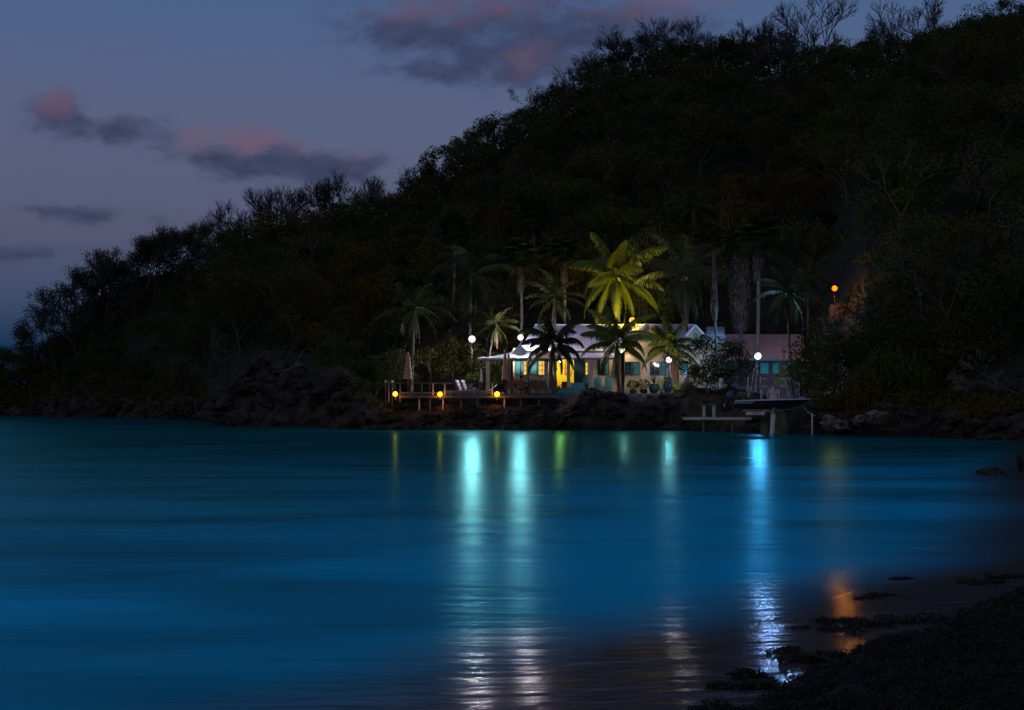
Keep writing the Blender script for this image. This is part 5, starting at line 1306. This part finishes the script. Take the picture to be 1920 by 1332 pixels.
for i, (p_, q_, Y, s_, k) in enumerate(((1625, 782, 88, .72, 1), (1665, 775, 89, .85, 0), (1705, 778, 88, .75, 0), (1600, 775, 90, .6, 1))):
    plant(WT[k], px(p_, Y), Y, pz(q_, Y)-.2, s_, i*1.7, 'weeping tree with hanging strands of leaves on the right rocky shore, ' + ('shortest and nearest the boat', 'tallest of the four', 'rightmost of the four', 'leftmost of the four')[(0, 1, 2, 3)[i]] if i else 'weeping tree with olive hanging strands just above the blue-lit rocks', 'weeping trees on the right rocky shore')
# any prototype never planted would sit at the origin
for pr_ in LP+SPT+BT+WT:
    if pr_.name not in USED:
        for c_ in KID.get(pr_.name, []): bpy.data.objects.remove(c_)
        bpy.data.objects.remove(pr_)

# ---- undergrowth that nobody could count
rs = np.random.RandomState(7); rnd = random.Random(8)
def undergrowth(name, n, pick, mleaf, label, cat, size=.34, per=34, rad=(.5, 1.1), hfl=.7):
    cs = []
    for i in range(n):
        p_, Y = pick(); x = px(p_, Y); z = land(x, Y); r_ = rnd.uniform(*rad)*(.8+.4*Y/150)
        v = rs.normal(size=(per, 3)); v /= np.linalg.norm(v, axis=1)[:, None]; v *= (rs.uniform(.3, 1, per)**.5)[:, None]*r_; v[:, 2] = np.abs(v[:, 2])*hfl
        cs.append(np.array([x, Y, z])+v)
    vs = leafquads(np.concatenate(cs), size, rs); me = npmesh(name, vs, len(vs)//4, 4, mleaf); o = bpy.data.objects.new(name, me); link(o)
    tag(o, label, cat, None, 'stuff')
def pk_hill():
    p_ = rnd.uniform(-80, 2000); yr, zr = ridge(p_); ya = shore(p_)+interp(p_, YAX, YAo); return p_, ya+(yr+2-ya)*rnd.random()
def pk_left():
    p_ = rnd.uniform(-80, 400); s_ = shore(p_); return p_, s_+rnd.uniform(2.5, 7)
def pk_right():
    p_ = rnd.uniform(1530, 2020); s_ = shore(p_); return p_, s_+rnd.uniform(2.2, 9)
def pk_out():
    p_ = rnd.uniform(405, 660); s_ = shore(p_); return p_, s_+3.0+rnd.uniform(0, 12)
def pk_mid():
    if rnd.random() < .4: p_ = rnd.uniform(665, 760)
    else: p_ = rnd.uniform(1285, 1400)
    s_ = shore(p_); return p_, s_+rnd.uniform(3, 14)
undergrowth('hill_undergrowth', 2300, pk_hill, M_leaf[0], 'dark undergrowth filling the woods between the hillside trees', 'undergrowth', .42, 34, (.8, 1.7), .9)
def pk_ridge():
    p_ = rnd.uniform(330, 2010); yr, zr = ridge(p_); return p_, yr+rnd.uniform(-3, 3)
undergrowth('crest_undergrowth', 620, pk_ridge, M_leaf[0], 'dark bushes closing the gaps between the trees on the hill crest', 'undergrowth', .38, 60, (1.0, 1.9), 1.3)
undergrowth('shore_undergrowth', 420, pk_left, M_leaf[1], 'low dark bushes above the rocks of the left headland', 'undergrowth', .34, 40, (.6, 1.3))
undergrowth('bank_undergrowth', 620, pk_right, M_leaf[1], 'tangled dark bushes on the right bank above the water', 'undergrowth', .24, 60, (.4, 1.0))
undergrowth('garden_undergrowth', 260, pk_mid, M_leaf[0], 'dark bushes beside the deck and between the two buildings', 'undergrowth', .24, 60, (.4, .8))
# dry brush over the rocky outcrop: thin leafless stems
cs = []; V_ = []; 
for i in range(9000):
    p_, Y = pk_out(); x = px(p_, Y); z = land(x, Y)
    a = rnd.uniform(0, 2*PI); L1 = rnd.uniform(.3, .9); tip = np.array([x+.6*L1*math.cos(a), Y+.6*L1*math.sin(a), z+L1*rnd.uniform(.3, 1)]); b = np.array([x, Y, z-.05]); s_ = np.array([rnd.uniform(-.02, .02)+.02, 0, .01])
    V_ += [b-s_, b+s_, tip+s_*.4, tip-s_*.4]
me = npmesh('dry_brush', np.array(V_), len(V_)//4, 4, M_brush); o = bpy.data.objects.new('dry_brush', me); link(o); tag(o, 'grey leafless brush covering the rocky outcrop left of the deck', 'dry brush', None, 'stuff')

# fallen bleached branch on the outcrop, and bare twigs at the right bank
Yb = shore(560)+6.0
fb_ = MB()
def poly(pts, r0, r1): fb_.tube([P(a, b, Yb+c) for a, b, c in pts], [r0+(r1-r0)*i/(len(pts)-1) for i in range(len(pts))], 6)
poly([(512, 697, -1.2), (525, 697, -1.0), (538, 693, -.8), (553, 687, -.6), (562, 681, -.5)], .02, .06); poly([(556, 686, -.5), (554, 680, -.4), (562, 678, -.4), (564, 684, -.6), (558, 687, -.7)], .05, .04)
poly([(556, 680, -.4), (562, 668, -.2), (570, 658, 0), (577, 653, .1)], .05, .02); poly([(575, 654, 0), (590, 656, .2)], .02, .01); poly([(562, 682, -.5), (574, 688, -.3)], .035, .012); poly([(566, 680, -.3), (578, 694, -.2), (573, 708, -.5)], .03, .02)
fb_.top('dead_branch', M_twigpale, P(560, 685, Yb), 'bleached crooked branch standing out on the brush-covered outcrop', 'branch')
mb = MB(); tips = []; rb = random.Random(12)
branches(mb, P(1922, 745, 82), Vector((-.8, -.1, .35)).normalized(), 1.6, .05, 5, rb, tips, .5, 4, .05, .01)
mb.top('bare_shrub', M_twigpale, P(1922, 745, 82), 'pale leafless shrub reaching over the water at the right edge', 'shrub')
mb = MB(); tips = []
branches(mb, P(1262, 770, 104), Vector((.5, -.1, .8)).normalized(), .9, .04, 3, rb, tips, .5, 4, .05, .01)
mb.top('driftwood', M_twigpale, P(1262, 770, 104), 'tangle of dry roots on the rocks below the lamp post', 'driftwood')
# lit rock face below the orange lamp
# ------------------------------------------------------------------ rocks
def rockmesh(name, seed, m, sub=4):
    import bmesh
    bm = bmesh.new(); bmesh.ops.create_icosphere(bm, subdivisions=sub, radius=1.0)
    o_ = Vector((seed*7.3, seed*1.7, 0))
    for v in bm.verts:
        d = v.co.normalized(); n1 = noise.fractal(d*1.1+o_, 1.0, 2.0, 3); n2 = noise.fractal(d*3.5+o_, .8, 2.2, 4); cel = noise.cell(d*2.2+o_)
        v.co = d*(1+.35*n1+.16*n2+.10*cel); v.co.z *= .72
    me = bpy.data.meshes.new(name); bm.to_mesh(me); bm.free(); me.materials.append(m); return me
RM = [rockmesh('shore_rock', s_, M_rock) for s_ in range(5)]; RP = [rockmesh('pale_rock', s_+9, M_rockw) for s_ in range(2)]
def rock(me, x, Y, z, s_, label, group, name='shore_rock'):
    o = bpy.data.objects.new(name, me); link(o); o.location = (x, Y, z); o.scale = (s_*rnd.uniform(.8, 1.4), s_*rnd.uniform(.8, 1.2), s_*rnd.uniform(.7, 1.15)); o.rotation_euler = (rnd.uniform(-.3, .3), rnd.uniform(-.3, .3), rnd.uniform(0, 6.28))
    return tag(o, label, 'rock', group)
def rocks(pa, pb, n, dmin, dmax, smin, smax, label, group, zmul=1.0, ms=RM):
    for i in range(n):
        p_ = rnd.uniform(pa, pb); Y = shore(p_)+rnd.uniform(dmin, dmax); x = px(p_, Y); s_ = rnd.uniform(smin, smax)
        rock(rnd.choice(ms), x, Y, max(-.2*s_, land(x, Y)-.25*s_), s_, label, group)
rnd = random.Random(4242)
rocks(0, 390, 46, -.6, 3.4, .8, 2.0, 'dark rock on the shoreline of the low left headland', 'rocks along the left headland')
rocks(402, 680, 44, -.5, 7.0, .5, 1.5, 'dark rock on the face of the brush-covered outcrop', 'rocks of the outcrop')
rocks(690, 1290, 84, -.5, 2.2, .35, .85, 'dark craggy rock between the water and the house terrace', 'rocks below the house and deck')
rocks(1290, 1560, 26, -.3, 3.6, .3, .8, 'dark rock on the shore behind the boat and dock', 'rocks behind the boat')
rocks(1560, 1760, 16, -.5, 2.5, .35, .9, 'dark rock on the right shore beneath the weeping trees', 'rocks on the right shore')
rocks(1780, 1990, 12, -.4, 2.5, .35, .9, 'low brown rock on the bank near the right edge', 'rocks near the right edge')
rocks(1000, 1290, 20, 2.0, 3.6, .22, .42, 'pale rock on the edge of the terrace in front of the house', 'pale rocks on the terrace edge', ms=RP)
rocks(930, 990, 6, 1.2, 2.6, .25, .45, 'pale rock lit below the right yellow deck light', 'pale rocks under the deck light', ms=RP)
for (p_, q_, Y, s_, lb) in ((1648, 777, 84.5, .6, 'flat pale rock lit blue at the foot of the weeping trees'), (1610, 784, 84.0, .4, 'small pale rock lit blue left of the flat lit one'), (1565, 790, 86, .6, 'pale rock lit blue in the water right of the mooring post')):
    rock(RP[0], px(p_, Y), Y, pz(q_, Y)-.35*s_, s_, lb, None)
rr_ = rock(RM[1], px(1572, 114), 114, pz(594, 114), 1.6, 'tall rock face glowing orange under the hill lamp', None); rr_.scale = (1.0, .8, 1.5)
rr_ = rock(RM[0], px(1598, 112.5), 112.5, pz(613, 112.5), .6, 'small ledge of rock lit orange right of the lit rock face', None); rr_.scale = (1.2, .6, .3)
for (p_, q_, Y, sx_, sz_, lb) in ((1864, 894, 39, .42, .36, 'rounded dark boulder standing in the shallow water at the right'), (1900, 908, 38, .34, .18, 'low dark boulder right of the rounded one in the water'), (1924, 872, 41, .22, .5, 'dark boulder cut by the right edge of the photo')):
    o = rock(RM[p_ % 5], px(p_, Y), Y, pz(q_, Y)-.02, sx_, lb, None, 'boulder'); o.scale = (sx_, sx_, sz_); o.rotation_euler = (0, 0, 1)

# ------------------------------------------------------------------ seaweed heap on the beach
WE = [(1330, 1345), (1400, 1325), (1440, 1285), (1490, 1262), (1560, 1240), (1580, 1205), (1640, 1210), (1700, 1190), (1780, 1150), (1850, 1125), (1925, 1095), (2000, 1060)]
def onbeach(p_, q_):
    """point of the beach seen at this pixel"""
    Y = 2*F/(q_-HZ)
    for _ in range(8): z = beach_z(px(p_, Y), Y); Y = (CAMZ-z)*F/(q_-HZ)
    return Vector((px(p_, Y), Y))
WL = [onbeach(a, b) for a, b in WE]
def weed_d(x, y):
    p = Vector((x, y)); best = 1e9; sg = 1
    for a, b in zip(WL[:-1], WL[1:]):
        ab = b-a; t = max(0, min(1, (p-a).dot(ab)/ab.length_squared)); d = (p-a-ab*t).length
        if d < best: best = d; sg = 1 if (ab.x*(p.y-a.y)-ab.y*(p.x-a.x)) < 0 else -1
    return best*sg
def weed_h(x, y):
    d = weed_d(x, y) - .22 + .22*noise.fractal(Vector((x*1.7, y*1.7, 5)), .8, 2, 3)
    if d < 0: return -.02
    n1 = noise.fractal(Vector((x*2.3, y*2.3, 1)), .7, 2.1, 4)
    return min(1, d/.35)**.6*(.07+.06*min(d, 2.0)/2)+max(-.05, .13*n1*min(1, d/.3))
GX, GY = 190, 190
def weedpt(i, j):
    Y = 5.6+i*(22-5.6)/(GY-1)*(i/(GY-1)*.5+.5); x = px(1250, Y)+j*(8.5)/(GX-1); return (x, Y, beach_z(x, Y)+weed_h(x, Y))
wb = grid_mesh('seaweed_heap', weedpt, GY, GX, M_weedbase, None); tag(wb, 'thick brown bank of washed-up seaweed across the lower right beach', 'seaweed', None, 'stuff')
rs = np.random.RandomState(33); VV = []
def weedtuft(x, y, z, n, r_, size, up=.6):
    v = rs.normal(size=(n, 3)); v /= np.linalg.norm(v, axis=1)[:, None]; v *= (rs.uniform(.1, 1, n)**.5)[:, None]*r_; v[:, 2] = np.abs(v[:, 2])*up
    return leafquads(np.array([x, y, z])+v, size, rs, 0, .35)
k = 0
while k < 6500:
    Y = 5.9+(rnd.random()**1.5)*15; x = px(rnd.uniform(1300, 2010), Y)
    d = weed_d(x, Y)
    d -= .22
    if d < -.10 or (d < .15 and rnd.random() < .4): continue
    if noise.noise(Vector((x*1.5, Y*1.5, 9))) < -.38: continue
    s_ = .014+.0014*Y
    VV.append(weedtuft(x, Y, beach_z(x, Y)+max(0, weed_h(x, Y)), 26, rnd.uniform(.04, .10), s_)); k += 1
vv = np.concatenate(VV); me = npmesh('seaweed_fronds', vv, len(vv)//4, 4, M_weed); o = bpy.data.objects.new('seaweed_fronds', me); link(o); tag(o, 'curly brown fronds over the seaweed bank at the lower right', 'seaweed', None, 'stuff')
# loose clumps on the wet sand
CL = [(1478, 1228, .11, 'small seaweed clump in the blue-white glint on wet sand'), (1482, 1222, .06, 'tiny seaweed clump beside the one in the blue-white glint'), (1560, 1170, .16, 'seaweed clump at the left tip of the detached strip on wet sand'), (1597, 1172, .24, 'seaweed clump in the detached strip below the orange glint'), (1640, 1176, .22, 'wide seaweed clump directly below the orange glint'), (1710, 1168, .30, 'largest loose seaweed clump right of the orange glint'), (1565, 1186, .12, 'flat seaweed clump just under the left strip tip'),
      (1627, 1127, .10, 'small dark clump left side of the orange glint'), (1652, 1121, .14, 'dark clump at the upper right of the orange glint'), (1690, 1090, .10, 'flat clump in shallow water above the orange glint'), (1515, 1240, .16, 'seaweed clump at the edge of the bank below the blue-white glint'), (1548, 1232, .10, 'small seaweed clump on grey sand beside the bank'), (1400, 1270, .14, 'seaweed clump on dim sand left of the blue-white glint'), (1430, 1290, .12, 'seaweed clump touching the left end of the bank'),
      (1365, 1292, .08, 'thin seaweed wisp on the sand near the bottom'), (1850, 1098, .26, 'seaweed clump on the far right wet sand'), (1890, 1086, .20, 'seaweed clump at the right edge of the wet sand'), (1500, 1184, .05, 'speck of weed on the wet sand right of the glint')]
for i, (p_, q_, r_, lb) in enumerate(CL):
    g = onbeach(p_, q_); VV = []
    z0_ = max(0, beach_z(g.x, g.y))
    for k in range(int(10+r_*60)):
        a = rnd.uniform(0, 6.28); q = rnd.random()**.6*r_*.75; VV.append(weedtuft(g.x+q*1.5*math.cos(a), g.y+q*1.1*math.sin(a), z0_, 26, .065+.08*r_, .05, .5+r_))
    vv = np.concatenate(VV)-np.array([g.x, g.y, z0_]); me = npmesh('seaweed_clump', vv, len(vv)//4, 4, M_weed); o = bpy.data.objects.new('seaweed_clump', me); link(o); o.location = (g.x, g.y, z0_); tag(o, lb, 'seaweed', 'loose seaweed clumps on the wet sand')
